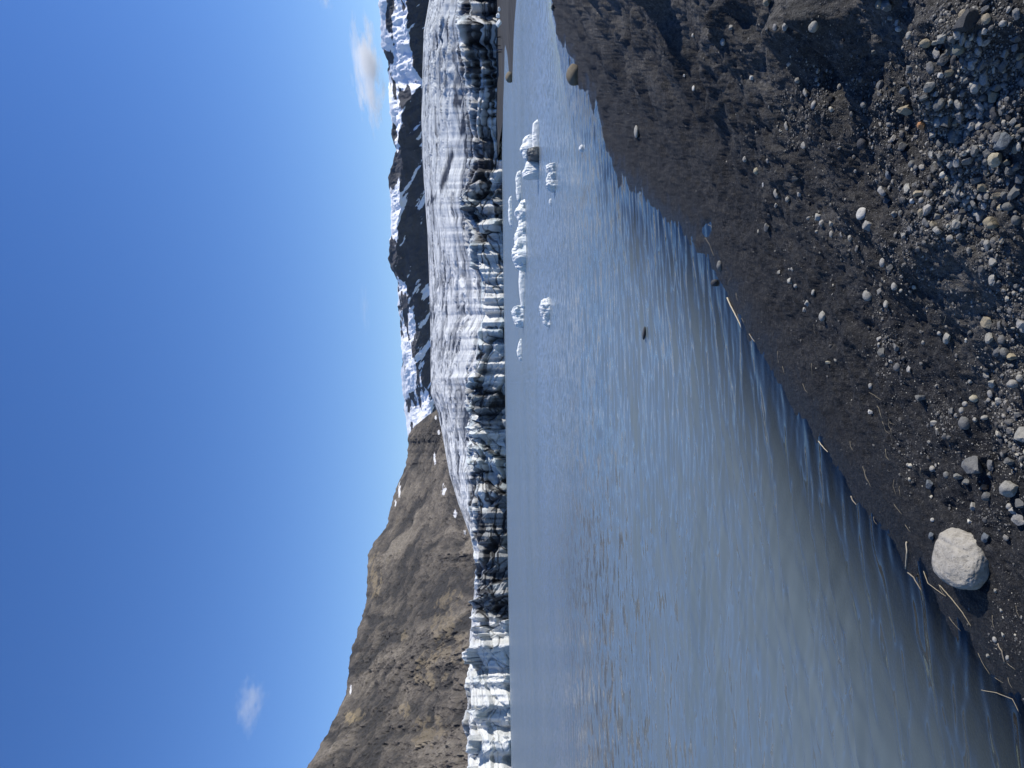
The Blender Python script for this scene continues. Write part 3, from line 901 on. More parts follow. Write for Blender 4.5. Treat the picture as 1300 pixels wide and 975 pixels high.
HAND = [  # px, py, w (along picture y), h (along picture x), tone, shape, label
    (1243, 592, 23, 25, 'grey', 'rock', 'cracked grey fist stone wider at one end, uphill of the big buff boulder'),
    (1286, 620, 19, 21, 'pale', 'rock', 'pale stone with a rounded top close to the frame edge above the buff boulder'),
    (1255, 630, 11, 12, 'grey', 'rock', 'small bluish grey stone below the orange shard'),
    (1237, 643, 9, 8, 'pale', 'rock', 'small pale block between the cracked grey stone and the buff boulder'),
    (1227, 537, 15, 13, 'grey', 'round', 'light grey potato shaped stone alone on dark sand among four pebbles'),
    (1239, 506, 8, 11, 'cream', 'round', 'yellowish oval stone on the dark sand uphill of the potato shaped stone'),
    (1253, 618, 6, 10, 'orange', 'rock', 'flat orange brown shard lying just below the cracked grey stone'),
    (1171, 505, 9, 14, 'grey', 'rock', 'wedge shaped light grey stone standing alone on the dark sand'),
    (1182, 615, 11, 10, 'blue', 'rock', 'dull bluish flat stone half sunk in sand near the waterline stalks'),
    (1106, 523, 7, 6, 'white', 'rock', 'small whitish square stone next to a white chip near the straw clump'),
    (1103, 375, 13, 9, 'pale', 'round', 'pale teardrop stone standing out on the middle of the dark slope'),
    (1095, 271, 14, 8, 'white', 'round', 'tall whitish oval stone on the upper slope beside a speckled lump'),
    (1103, 287, 13, 11, 'pale', 'rock', 'speckled pale lump beside the tall whitish oval stone'),
    (1123, 448, 12, 11, 'grey', 'rock', 'rough grey stone in the middle pebble cluster on the dark slope'),
    (1141, 466, 10, 9, 'grey', 'round', 'round grey stone below the middle pebble cluster'),
    (1204, 429, 14, 8, 'pale', 'rock', 'notched whitish stone beside a tiny round white pebble'),
    (1258, 429, 13, 9, 'pale', 'rock', 'pale upright block on the edge between dark sand and grey gravel'),
    (1262, 487, 10, 11, 'pale', 'rock', 'pale stone in the cluster of four at the lower gravel edge'),
    (1267, 203, 15, 17, 'cream', 'rock', 'angular cream block casting a long pointed shadow on the gravel'),
    (1264, 283, 13, 20, 'tan', 'rock', 'tan brick shaped stone with a forked shadow on the grey gravel'),
    (1199, 222, 7, 8, 'white', 'round', 'small white ball of stone touching a grey twin on the gravel'),
    (1149, 187, 11, 13, 'grey', 'rock', 'grey angular stone with a splinter leaning on it, on the upper gravel'),
    (1186, 171, 9, 9, 'pale', 'rock', 'pale square stone with a dark underside on the upper gravel'),
    (1097, 182, 13, 12, 'dark', 'round', 'dark grey round stone casting a stubby shadow on the gravel bank'),
    (1166, 245, 8, 11, 'tan', 'rock', 'tan flake stone above a small white pebble on the gravel'),
    (1123, 243, 12, 12, 'pale', 'rock', 'pale blocky stone at the upper edge of the stony gravel band'),
    (1276, 181, 22, 16, 'blue', 'rock', 'long bluish grey slab leaning by the cream block'),
    (1292, 243, 20, 12, 'grey', 'rock', 'tall grey stone at the frame edge beyond the tan round stone'),
    (1232, 29, 22, 25, 'dark', 'rock', 'large pointed slate grey slab on the crest with pale stones beneath it'),
    (1219, 62, 14, 13, 'green', 'round', 'greenish grey cobble just below the pointed slate slab'),
    (1202, 77, 14, 16, 'grey', 'rock', 'rough grey stone at the shadow edge under the pointed slab'),
    (1181, 109, 14, 13, 'pale', 'rock', 'pale wedge stone in the stony band below the brown mound'),
    (1156, 140, 9, 20, 'tan', 'rock', 'flat tan stone lying lengthwise below the brown mound'),
    (1172, 159, 9, 10, 'orange', 'rock', 'pinkish orange chip below the flat tan stone'),
    (1204, 155, 14, 12, 'grey', 'rock', 'angular grey stone half in shade right of the pinkish chip'),
    (1235, 158, 13, 12, 'pale', 'rock', 'pale stone poking out of the big shadow'),
    (1035, 34, 12, 11, 'pale', 'round', 'pale oval cobble at the head of the dark hollow'),
    (976, 2, 9, 10, 'tan', 'rock', 'tan stone at the top edge of the bank'),
    (999, 34, 9, 8, 'pale', 'rock', 'sharp pale stone on the shaded bank top'),
    (962, 217, 8, 8, 'cream', 'round', 'cream oval pebble on the dark sand of the far slope'),
    (1011, 226, 10, 9, 'grey', 'rock', 'grey angular stone on the far slope casting a dark shadow'),
    (988, 246, 11, 9, 'pale', 'rock', 'speckled pale stone on the far slope above two pebbles'),
    (975, 289, 11, 8, 'grey', 'rock', 'grey stone lower on the far slope near the small pool'),
    (1040, 276, 10, 9, 'white', 'rock', 'whitish stone heading the small pebble cluster of the far slope'),
    (809, 167, 15, 6, 'pale', 'round', 'lone light grey stone standing on the flat dark far beach'),
    (767, 186, 8, 4, 'tan', 'round', 'small tan stone at the far water edge'),
    (915, 337, 12, 8, 'grey', 'round', 'light grey oval stone at the water edge just past the small pool'),
    (910, 359, 8, 12, 'dark', 'round', 'dark wet stone sitting in the shallows at the water edge'),
    (1046, 401, 13, 9, 'pale', 'round', 'lone pale egg shaped stone on smooth dark sand'),
    (1026, 385, 8, 7, 'pale', 'rock', 'pale stone of a close pair on the dark sand'),
    (1052, 460, 5, 7, 'cream', 'rock', 'small cream brick shaped stone alone on dark sand'),
    (1005, 357, 8, 8, 'pale', 'rock', 'pale stone touching two smaller ones on the dark sand near the pool'),
    (1299, 553, 20, 12, 'pale', 'rock', 'pale stone cut by the frame edge uphill of the cracked stone'),
]
PLACED = []          # (px, py, size) of everything individual
for px, py, w, h, tone, shape, lab in HAND:
    put_stone(px, py, w, h, tone, shape, lab, 'stones on the near bank'); PLACED.append((px, py, max(w, h)))

SMALL = [(1239, 14, 10, 8, 'pale'), (1224, 18, 9, 8, 'tan'), (1254, 24, 10, 9, 'tan'), (1211, 50, 9, 9, 'grey'), (1191, 68, 13, 8, 'pale'), (1178, 55, 8, 13, 'tan'), (1189, 54, 5, 9, 'pale'), (1183, 86, 13, 8, 'grey'),
         (1206, 92, 7, 11, 'tan'), (1195, 96, 7, 6, 'white'), (1152, 115, 9, 13, 'blue'), (1194, 132, 14, 10, 'grey'), (1174, 124, 8, 10, 'grey'), (1189, 120, 6, 6, 'pale'), (1131, 23, 7, 6, 'pale'), (1140, 28, 8, 6, 'pale'),
         (1143, 36, 6, 8, 'white'), (1155, 45, 8, 6, 'pale'), (1117, 5, 11, 7, 'tan'), (1130, 6, 15, 14, 'grey'), (1112, 65, 7, 9, 'grey'), (1250, 124, 7, 9, 'grey'), (1262, 135, 7, 8, 'grey'), (1292, 50, 7, 11, 'grey'), (1291, 60, 9, 9, 'grey'),
         (1296, 70, 10, 9, 'tan'), (985, 35, 8, 5, 'pale'), (929, 35, 7, 6, 'pale'), (919, 53, 9, 6, 'pale'), (881, 45, 5, 4, 'pale'), (955, 99, 6, 5, 'white'), (1003, 81, 6, 7, 'pale'), (1014, 102, 6, 7, 'pale'), (1007, 126, 8, 7, 'grey'),
         (1034, 133, 9, 6, 'pale'), (869, 96, 4, 3, 'white'), (881, 112, 6, 3, 'white'), (1000, 160, 10, 6, 'pale'), (970, 234, 7, 4, 'white'), (1001, 253, 7, 6, 'pale'), (986, 261, 6, 5, 'pale'), (1015, 247, 7, 4, 'pale'), (977, 273, 5, 5, 'dark'),
         (1022, 185, 9, 6, 'pale'), (1044, 283, 9, 8, 'pale'), (1056, 284, 7, 6, 'pale'), (1038, 294, 4, 5, 'pale'), (1056, 297, 8, 4, 'pale'), (1069, 298, 6, 4, 'pale'), (1080, 302, 9, 7, 'pale'), (1028, 277, 4, 6, 'pale'), (947, 202, 7, 6, 'pale'),
         (1022, 393, 8, 5, 'pale'), (1011, 363, 5, 5, 'pale'), (1003, 342, 4, 4, 'pale'), (1007, 342, 5, 5, 'pale'), (990, 346, 6, 4, 'pale'), (1033, 371, 7, 4, 'pale'), (1118, 369, 10, 7, 'pale'), (1137, 363, 10, 7, 'pale'), (1126, 386, 9, 6, 'pale'),
         (1122, 333, 11, 7, 'pale'), (1117, 430, 6, 7, 'pale'), (1117, 438, 6, 6, 'pale'), (1139, 441, 10, 7, 'grey'), (1132, 459, 5, 6, 'pale'), (1156, 469, 10, 6, 'pale'), (1194, 423, 5, 6, 'pale'), (1228, 432, 5, 6, 'white'), (1273, 431, 10, 7, 'grey'),
         (1278, 447, 11, 11, 'grey'), (1286, 452, 9, 11, 'tan'), (1256, 477, 8, 9, 'pale'), (1289, 487, 9, 14, 'pale'), (1274, 477, 6, 5, 'grey'), (1296, 480, 8, 7, 'pale'), (1253, 410, 16, 7, 'tan'), (1106, 490, 7, 5, 'pale'), (1284, 586, 9, 12, 'grey'),
         (1259, 590, 13, 7, 'grey'), (1228, 591, 13, 8, 'blue'), (1218, 604, 8, 12, 'grey'), (1203, 603, 8, 7, 'grey'), (1228, 612, 8, 9, 'grey'), (1258, 603, 8, 6, 'grey'), (1211, 522, 8, 8, 'grey'), (1222, 521, 7, 6, 'pale'), (1227, 513, 6, 7, 'pale'),
         (1187, 537, 9, 9, 'pale'), (1239, 533, 6, 7, 'pale'), (1252, 530, 5, 9, 'pale'), (1258, 500, 9, 5, 'pale'), (1205, 226, 7, 7, 'tan'), (1160, 255, 6, 7, 'white'), (1182, 246, 8, 9, 'grey'), (1137, 272, 7, 9, 'pale'), (1145, 270, 9, 8, 'grey'),
         (1266, 248, 9, 10, 'tan'), (1281, 206, 9, 9, 'tan'), (1284, 217, 10, 11, 'grey'), (1238, 258, 11, 8, 'grey'), (1240, 262, 6, 6, 'tan'), (1273, 264, 8, 8, 'tan'), (1283, 262, 9, 13, 'grey'), (1187, 285, 8, 9, 'tan'), (1193, 293, 9, 12, 'pale'),
         (1293, 279, 11, 12, 'grey'), (1291, 190, 11, 9, 'tan'), (1254, 205, 9, 9, 'grey'), (1249, 238, 12, 12, 'tan'), (1160, 208, 8, 9, 'grey'), (1164, 213, 7, 6, 'grey'), (1130, 222, 10, 8, 'blue'), (1128, 254, 8, 10, 'blue'), (1231, 204, 8, 14, 'grey'),
         (1243, 229, 9, 16, 'grey'), (1295, 186, 10, 8, 'pale'), (1293, 212, 10, 10, 'grey'), (1296, 227, 12, 10, 'grey'), (1268, 175, 12, 9, 'grey'), (1191, 275, 8, 8, 'pale'), (1171, 254, 6, 6, 'pale'), (1220, 232, 8, 7, 'grey'), (1195, 182, 9, 8, 'grey'),
         (1292, 18, 11, 8, 'grey'), (1275, 30, 6, 8, 'pale'), (1282, 12, 7, 6, 'pale'), (1212, 112, 5, 6, 'pale'), (1267, 112, 8, 11, 'grey'), (1287, 155, 9, 8, 'pale'), (1294, 160, 9, 8, 'tan'), (1296, 640, 12, 9, 'grey'), (1288, 648, 10, 9, 'pale'), (1283, 643, 7, 7, 'pale'), (1297, 660, 16, 10, 'pale'),
         (1185, 660, 5, 5, 'white'), (1232, 662, 5, 6, 'white'), (1252, 682, 12, 7, 'blue'), (1184, 680, 9, 7, 'blue'), (1265, 750, 5, 4, 'pale'), (1280, 835, 5, 4, 'pale'), (1255, 832, 5, 5, 'pale'), (1272, 775, 4, 4, 'pale'), (1264, 812, 6, 5, 'pale'), (1274, 806, 5, 4, 'pale')]
LAB = {'pale': 'pale', 'grey': 'grey', 'dark': 'dark', 'tan': 'tan', 'white': 'whitish', 'blue': 'bluish grey', 'cream': 'cream', 'green': 'greenish', 'orange': 'orange', 'brown': 'brown'}


def zone(px, py):
    if py < 170 and px > 1080: return 'on the shaded rocky crest in the corner'
    if py < 170: return 'on the rough sunlit bank top'
    if px > 1085 and py < 330: return 'among the stones of the grey gravel slope'
    if px > 1200 and py < 500: return 'along the edge of the fine grey gravel'
    if py < 330: return 'on the far dark sand slope'
    if px < 1085 and py < 520: return 'on the dark sand between water and pebble band'
    if py < 520: return 'in the pebble band across the dark sand'
    if py < 690: return 'around the cracked grey stone uphill of the boulder'
    return 'on the wet gravel beside the boulder and its shadow'


def size_word(sz):
    return 'cobble' if sz >= 9.5 else ('small stone' if sz >= 6.5 else 'pebble')


for px, py, w, h, tone in SMALL:
    z = zone(px, py); sw = size_word(max(w, h))
    put_stone(px, py, w, h, tone, 'round' if (px + py) % 3 == 0 else 'rock', f'{LAB[tone]} {sw} {z}', f'{sw}s {z}'); PLACED.append((px, py, max(w, h)))

# rocks across the water and in the lake
def lake_rock(px, py, w, h, tone, label, shape='rock', z=0.0, name='rock'):
    P = on_plane(px, py, z); t = np.linalg.norm(P - ORG)
    o = put_stone(px, py, w, h, tone, shape, label, None, 'rock', pos=P, t=t, name=name)
    o.location.z = z + o.scale[2] * 0.55
    return o


o = lake_rock(733, 95, 26, 15, 'brown', 'squat brown boulder at the far water edge of the near bank', 'round', 0.0, 'boulder'); o['category'] = 'boulder'; o.scale[2] *= 1.35; o.rotation_euler = (0, 0, 0.1)
o = lake_rock(650, 98, 13, 11, 'brown', 'brown boulder at the tip of the low sand spit', 'round', 0.0, 'boulder'); o['category'] = 'boulder'; o.rotation_euler = (0, 0, 0)
o = lake_rock(819, 423, 17, 5, 'dark', 'small dark rock just breaking the lake surface', 'round')
o = lake_rock(709, 8, 14, 12, 'dark', 'dark lump at the water edge where the near bank leaves the frame', 'rock')


# scattered stones and gravel by density
def density(px, py, s):
    d = 0.10 + 0.0 * px
    d = d + 0.9 * np.exp(-((px - 1270) / 85) ** 2 - ((py - 200) / 110) ** 2)
    d = d + 0.9 * np.exp(-((px - 1175) / 70) ** 2 - ((py - 190) / 130) ** 2)
    d = d + 0.7 * np.exp(-((px - 1200) / 60) ** 2 - ((py - 90) / 60) ** 2)
    d = d + 0.8 * np.exp(-((px - 1015) / 45) ** 2 - ((py - 150) / 60) ** 2)
    d = d + 0.55 * np.exp(-((px - 1050) / 40) ** 2 - ((py - 285) / 35) ** 2)
    d = d + 0.5 * np.exp(-((px - 1122) / 25) ** 2 - ((py - 360) / 50) ** 2)
    d = d + 0.6 * np.exp(-((px - 1130) / 22) ** 2 - ((py - 445) / 45) ** 2)
    d = d + 0.7 * np.exp(-((px - 1280) / 35) ** 2 - ((py - 500) / 90) ** 2)
    d = d + 0.6 * np.exp(-((px - 1235) / 40) ** 2 - ((py - 605) / 55) ** 2)
    d = d + 0.35 * np.exp(-((px - 1180) / 45) ** 2 - ((py - 530) / 60) ** 2)
    d = d + 0.55 * np.exp(-((px - 1275) / 25) ** 2 - ((py - 830) / 70) ** 2)
    d = d + 0.35 * np.exp(-((px - 1270) / 40) ** 2 - ((py - 400) / 60) ** 2)
    d = d * sst(0.05, 0.6, s) + 0.30 * np.exp(-((s - 0.22) / 0.14) ** 2)
    return d


def scatter():
    n = 200000
    px = RNG.uniform(690, 1330, n); py = RNG.uniform(-25, 930, n)
    P, T = hit(px, py, False)
    s = shore_dist(P[:, 0], P[:, 1])
    clump = 0.35 + 1.3 * np.clip(fbm(P[:, 0] * 2.2, P[:, 1] * 2.2, 4, 700) + 0.25, 0, 1.2)
    dens = density(px, py, s) * clump
    ok = (s > 0.03) & (RNG.random(n) < dens * 0.72)
    px, py, P, T, s, dens = px[ok], py[ok], P[ok], T[ok], s[ok], dens[ok]
    m = len(px)
    u = RNG.random(m)
    diam = 0.0054 * (1 - u) ** (-1 / 2.3)                  # metres, many small and few large
    diam = np.minimum(diam, 0.031 + 0.026 * RNG.random(m)) * np.clip(0.75 + 0.45 * dens, 0.7, 1.3) * (0.45 + 0.55 * sst(0.25, 0.9, s))
    size_px = diam * F / T
    tone = np.clip(RNG.normal(0.62, 0.22, m), 0.05, 1)
    # keep clear of the placed stones
    pl = np.array(PLACED + [(1222, 711, 84)])
    dmin = np.full(m, 1e9)
    for a, b, c in pl: dmin = np.minimum(dmin, np.hypot(px - a, py - b) - c * 0.55 - size_px * 0.3)
    ok = (dmin > 0) & (size_px > 0.8)
    inside = (px < 1300) & (py > 0)
    px, py, P, T, s, diam, size_px, tone, inside = [v[ok] for v in (px, py, P, T, s, diam, size_px, tone, inside)]
    order = np.argsort(-size_px * inside)
    budget = 300 - len(PLACED)
    top = order[:budget]
    for i in top:
        tn = 'dark' if tone[i] < 0.33 else 'grey' if tone[i] < 0.62 else 'pale' if tone[i] < 0.86 else ('tan' if i % 5 == 0 else 'pale')
        z = zone(px[i], py[i]); sw = size_word(size_px[i])
        put_stone(px[i], py[i], size_px[i] * random.uniform(0.85, 1.2), size_px[i] * random.uniform(0.6, 0.9), tn, 'rock', f'{LAB[tn]} {sw} {z}', f'{sw}s {z}', pos=P[i], t=T[i])
    rest = np.setdiff1d(np.arange(len(px)), top)
    small = [rock_shape(1, 900 + i, 5, 0.5, 0.85, 0.2, 0) for i in range(10)]
    mid = [rock_shape(2, 930 + i, 6, 0.5, 0.85, 0.18, 0) for i in range(10)]
    Vs, Fs, Ts = [], [], []; off = 0
    for i in rest:
        V, Fc = (mid if size_px[i] > 4 else small)[i % 10]
        a = RNG.uniform(0, 6.28); ca, sa = math.cos(a), math.sin(a)
        sc = diam[i] / 2 * np.array([RNG.uniform(0.8, 1.25), RNG.uniform(0.7, 1.1), RNG.uniform(0.5, 0.85)])
        W = V * sc
        W = np.stack([W[:, 0] * ca - W[:, 1] * sa, W[:, 0] * sa + W[:, 1] * ca, W[:, 2]], -1) + P[i] + np.array([0, 0, sc[2] * 0.35])
        Vs.append(W); Fs.append(Fc + off); Ts.append(np.full(len(V), tone[i])); off += len(V)
    me = raw_mesh('gravel', np.vstack(Vs), np.vstack(Fs), {'tone': np.concatenate(Ts)}, smooth=False)
    o = link('gravel', me, M['gravel']); tag(o, kind='stuff', label='fine grey gravel strewn over the black sand bank')


scatter()


# ----------------------------------------------------------------------------
# icebergs: lofted from a profile of heights along their length, with real depth
# ----------------------------------------------------------------------------
def loft_ice(base_px, prof, depth=0.9, seed=0, rough=0.10, nx=90, nr=28, keel=0.25):
    """prof: (py, px of the top) along the berg; base_px: waterline column. Local mesh around the middle of the waterline."""
    ys = np.array([p[0] for p in prof], float); tops = np.array([p[1] for p in prof], float)
    mid = (ys[0] + ys[-1]) / 2
    c = on_plane(base_px, mid); dist = np.linalg.norm(c - ORG)
    k = dist / F
    yy = np.linspace(ys[0], ys[-1], nx)
    h = (base_px - np.interp(yy, ys, tops)) * k
    X = (mid - yy) * k                       # picture y grows to the world's left
    end = np.minimum(np.arange(nx), np.arange(nx)[::-1]) / (nx * 0.06)
    end = np.clip(end, 0, 1) ** 0.7
    h = h * (0.25 + 0.75 * end)
    wid = depth * (0.55 * h + 0.45 * h.mean() + 0.3 * k) * (0.15 + 0.85 * end)
    th = np.linspace(0, 2 * np.pi, nr, endpoint=False)
    co = np.cos(th); si = np.sin(th)
    prof_z = np.where(si > 0, np.abs(si) ** 0.75, -keel * np.abs(si))
    V = np.zeros((nx, nr, 3))
    V[:, :, 0] = X[:, None]
    V[:, :, 1] = np.sign(co) * np.abs(co) ** 0.7 * wid[:, None]
    V[:, :, 2] = prof_z * h[:, None]
    q = V.reshape(-1, 3); sc = 1 / max(h.mean(), 1e-3)
    w1, w2, wc, _, _ = worley(q[:, 0] * sc * 0.9 + 3 * seed, (q[:, 1] * 0.8 + q[:, 2] * 1.3) * sc * 0.9, seed)
    dn = 0.8 * rough * h.mean() * (noise3(q, sc * 1.2, seed) * 1.5 + noise3(q, sc * 4.5, seed + 5) * 1.0 + (0.45 - w1) * 1.5 - 0.7 * sst(0.10, 0.0, w2 - w1))
    nrm = np.stack([0 * co, co, si], -1)
    V = V + dn.reshape(nx, nr)[..., None] * nrm[None]
    V[:, :, 0] += (rough * 0.8 * h.mean() * noise3(q, sc * 2.2, seed + 8)).reshape(nx, nr)
    idx = np.arange(nx * nr).reshape(nx, nr)
    f = np.stack([idx[:-1], np.roll(idx[:-1], -1, 1), np.roll(idx[1:], -1, 1), idx[1:]], -1).reshape(-1, 4)
    Vv = np.vstack([V.reshape(-1, 3), V[0].mean(0), V[-1].mean(0)])
    caps = [[idx[0, j], idx[0, (j + 1) % nr], nx * nr, nx * nr] for j in range(nr)]
    return c, Vv, f, idx


def lobe_mesh(name, pc):
    c, V, f, idx = loft_ice(**pc)
    me = raw_mesh(name, V, f)
    bm = bmesh.new(); bm.from_mesh(me)
    bmesh.ops.delete(bm, geom=[v for v in bm.verts if not v.link_faces], context='VERTS')
    bmesh.ops.holes_fill(bm, edges=bm.edges[:], sides=0); bmesh.ops.recalc_face_normals(bm, faces=bm.faces[:])
    for fc in bm.faces: fc.smooth = True
    bm.to_mesh(me); bm.free()
    me.set_sharp_from_angle(angle=R(32))
    return me, c


def iceberg(pieces, label, mat='berg'):
    me, org = lobe_mesh('iceberg', pieces[0])
    o = link('iceberg', me, M[mat]); o.location = org
    tag(o, label, 'iceberg', 'icebergs drifting below the ice front')
    for pc in pieces[1:]:
        me, c = lobe_mesh('ice_lobe', pc); q = link('ice_lobe', me, M[mat], o); q.location = c - org
    return o


b = iceberg([dict(base_px=683, prof=[(203, 680), (207, 668), (213, 666), (219, 664), (224, 665), (226, 676)], seed=3, depth=0.8),
             dict(base_px=683, prof=[(153, 681), (158, 677), (170, 676), (185, 676), (196, 675), (204, 677)], seed=4, depth=0.7, rough=0.08),
             dict(base_px=679, prof=[(171, 674), (174, 668), (178, 665), (182, 665), (187, 661), (190, 660), (195, 663), (200, 665), (206, 669)], seed=5, depth=0.5)],
            'double white iceberg with a black dirty block between its two lobes')
me, org = lobe_mesh('dirty_block', dict(base_px=683.6, prof=[(189, 678), (192, 670), (197, 669), (202, 670), (205, 679)], seed=6, depth=1.15, nx=40))
o = link('dirty_block', me, M['dirty'], b); o.location = Vector(org) - b.location; o['label'] = 'black dirt covered ice block'
iceberg([dict(base_px=704, prof=[(208, 700), (212, 694), (216, 693), (220, 697), (226, 694), (231, 695), (236, 693), (240, 696), (243, 701)], seed=7, depth=1.2, rough=0.22)],
        'low lumpy raft of rotten white ice in front of the double iceberg')
iceberg([dict(base_px=667, prof=[(254, 664), (257, 660), (263, 659), (270, 654), (274, 655), (281, 659), (288, 657), (296, 655), (303, 654), (308, 653), (314, 651), (320, 650), (326, 649), (331, 651), (336, 654), (341, 656), (345, 661)], seed=8, depth=0.8, rough=0.16, nx=160),
         dict(base_px=665.5, prof=[(340, 660), (350, 659), (360, 658.5), (370, 659), (380, 660), (392, 661)], seed=9, depth=0.6, rough=0.06),
         dict(base_px=664, prof=[(387, 660), (390, 652), (395, 650), (401, 651), (407, 652), (412, 654), (416, 659)], seed=10, depth=0.8, rough=0.18)],
        'longest white iceberg with a jagged back and a thin tail, middle of the floating ice')
iceberg([dict(base_px=661, prof=[(217, 658), (222, 655.5), (235, 655), (248, 655), (256, 657)], seed=11, depth=0.6)], 'flat white floe behind the jagged end of the longest iceberg')
iceberg([dict(base_px=649.5, prof=[(249, 648), (255, 645.5), (262, 646), (270, 645), (280, 645.5), (288, 648)], seed=12, depth=0.7)], 'thin white ice sliver closest to the ice front')
iceberg([dict(base_px=697, prof=[(378, 694), (382, 688), (388, 685), (394, 686), (400, 688), (406, 690), (411, 690), (415, 694)], seed=13, depth=1.0, rough=0.2)], 'lone compact white ice lump nearest to open water')
iceberg([dict(base_px=662, prof=[(430, 660.5), (438, 658), (446, 656), (452, 657), (459, 660.5)], seed=14, depth=0.6)], 'last small wedge of ice past the thin tail of the longest iceberg')
iceberg([dict(base_px=699.5, prof=[(252, 698.5), (255, 697), (258, 697), (261, 698.8)], seed=15, depth=1.0, nx=24)], 'tiny ice scrap beyond the lumpy raft')
iceberg([dict(base_px=739, prof=[(184, 738), (187, 735), (190, 735), (193, 738)], seed=16, depth=1.0, nx=24)], 'tiny white ice scrap alone in the bay near the bank')
# ice blocks stranded on the far beach
for px, py, w, h, lab in [(632, 30, 9, 8, 'white ice block stranded on the far beach left of two smaller ones'), (631, 20, 8, 5, 'middle white ice block stranded on the far beach'), (632, 12, 5, 4, 'smallest white ice block stranded on the far beach')]:
    P = on_plane(px + 2.5, py, 2.2); t = np.linalg.norm(P - ORG)
    o = put_stone(px, py, w, h, 'white', 'rock', lab, 'ice blocks stranded on the far beach', 'ice block', pos=P, t=t, name='ice_block')
    o.color = (0.8, 0.82, 0.82, 1)


# ----------------------------------------------------------------------------
# dry stalks
# ----------------------------------------------------------------------------
def tube(name, pts, r0, r1, mat, sides=5):
    pts = np.array(pts); n = len(pts)
    tan = np.gradient(pts, axis=0); tan /= np.linalg.norm(tan, axis=1)[:, None]
    up = np.array([0, 0, 1.0]); s = np.cross(tan, up); s /= np.linalg.norm(s, axis=1)[:, None]; u = np.cross(s, tan)
    th = np.linspace(0, 2 * np.pi, sides, endpoint=False)
    rr = np.linspace(r0, r1, n)[:, None, None]
    V = pts[:, None, :] + rr * (np.cos(th)[None, :, None] * s[:, None, :] + np.sin(th)[None, :, None] * u[:, None, :])
    org = pts[0]
    idx = np.arange(n * sides).reshape(n, sides)
    f = np.stack([idx[:-1], np.roll(idx[:-1], -1, 1), np.roll(idx[1:], -1, 1), idx[1:]], -1).reshape(-1, 4)
    me = raw_mesh(name, V.reshape(-1, 3) - org, f)
    bm = bmesh.new(); bm.from_mesh(me); bmesh.ops.holes_fill(bm, edges=bm.edges[:], sides=0); bmesh.ops.recalc_face_normals(bm, faces=bm.faces[:]); bm.to_mesh(me); bm.free()
    o = link(name, me, mat); o.location = org
    return o


def stalk(pix, width, mat, label, group='dry stalks along the water edge', name='dry_stalk', lift=0.006):
    pts = []
    for (a, b), (c, d) in zip(pix[:-1], pix[1:]):
        for t in np.linspace(0, 1, 6)[:-1]: pts.append((a + (c - a) * t, b + (d - b) * t))
    pts.append(pix[-1]); pts = np.array(pts, float)
    g = np.random.default_rng(int(pix[0][0] * 7 + pix[0][1]))
    n = len(pts); bend = np.sin(np.linspace(0, np.pi, n)) * g.uniform(-0.7, 0.7)
    dv = pts[-1] - pts[0]; dv = dv / (np.linalg.norm(dv) + 1e-6)
    pts = pts + np.outer(bend, [-dv[1], dv[0]]) + g.normal(0, 0.06, pts.shape)
    P, T = hit(pts[:, 0], pts[:, 1])
    P[:, 2] = np.maximum(P[:, 2], -0.004)
    k = 3; zz = np.convolve(np.pad(P[:, 2], k, mode='edge'), np.ones(2 * k + 1) / (2 * k + 1), mode='valid')
    P[:, 2] = np.maximum(P[:, 2], zz) + lift + np.sin(np.linspace(0, np.pi, n)) * 0.006
    r = width * 0.66 * T.mean() / F / 2
    return tag(tube(name, P, r, r * 0.6, mat), label, 'dry stalk', group)


stalk([(924, 378), (930, 390), (937, 403), (943, 417)], 3.0, M['reed'], 'thick pale reed lying along the waterline past the dark wet stone', name='reed')
stalk([(952, 424), (955, 429), (959, 434)], 2.0, M['root'], 'short reed piece at the waterline below the thick pale reed', name='reed')
stalk([(1152, 688), (1154, 700), (1151, 722)], 2.8, M['reed'], 'thick pale straw across the sand just above the boulder at the water edge', name='reed')
stalk([(1040, 560), (1046, 567), (1052, 574)], 2.0, M['reed'], 'pale straw lying on the waterline midway along the shore', name='reed')
stalk([(1082, 630), (1085, 635), (1089, 641)], 2.6, M['root'], 'stubby pale twig lying on the waterline above the bluish flat stone', name='reed')
stalk([(1154, 727), (1162, 733), (1171, 750)], 2.6, M['root'], 'brown root end reaching into the water left of the boulder', name='root')
stalk([(1194, 743), (1209, 759), (1224, 778), (1234, 795)], 1.8, M['straw'], 'long kinked root curving beneath the boulder towards its shadow', name='root')
stalk([(1174, 725), (1180, 741), (1202, 757)], 1.6, M['straw'], 'thin forked root between the water and the boulder', name='root')
stalk([(1251, 876), (1270, 879), (1288, 887), (1298, 909)], 1.4, M['straw'], 'long thin stem leaving the sand and trailing into the water at the corner', name='root')
stalk([(1268, 817), (1275, 827), (1277, 842)], 2.4, M['root'], 'pale peeled twig on the wet gravel past the boulder shadow', name='root')
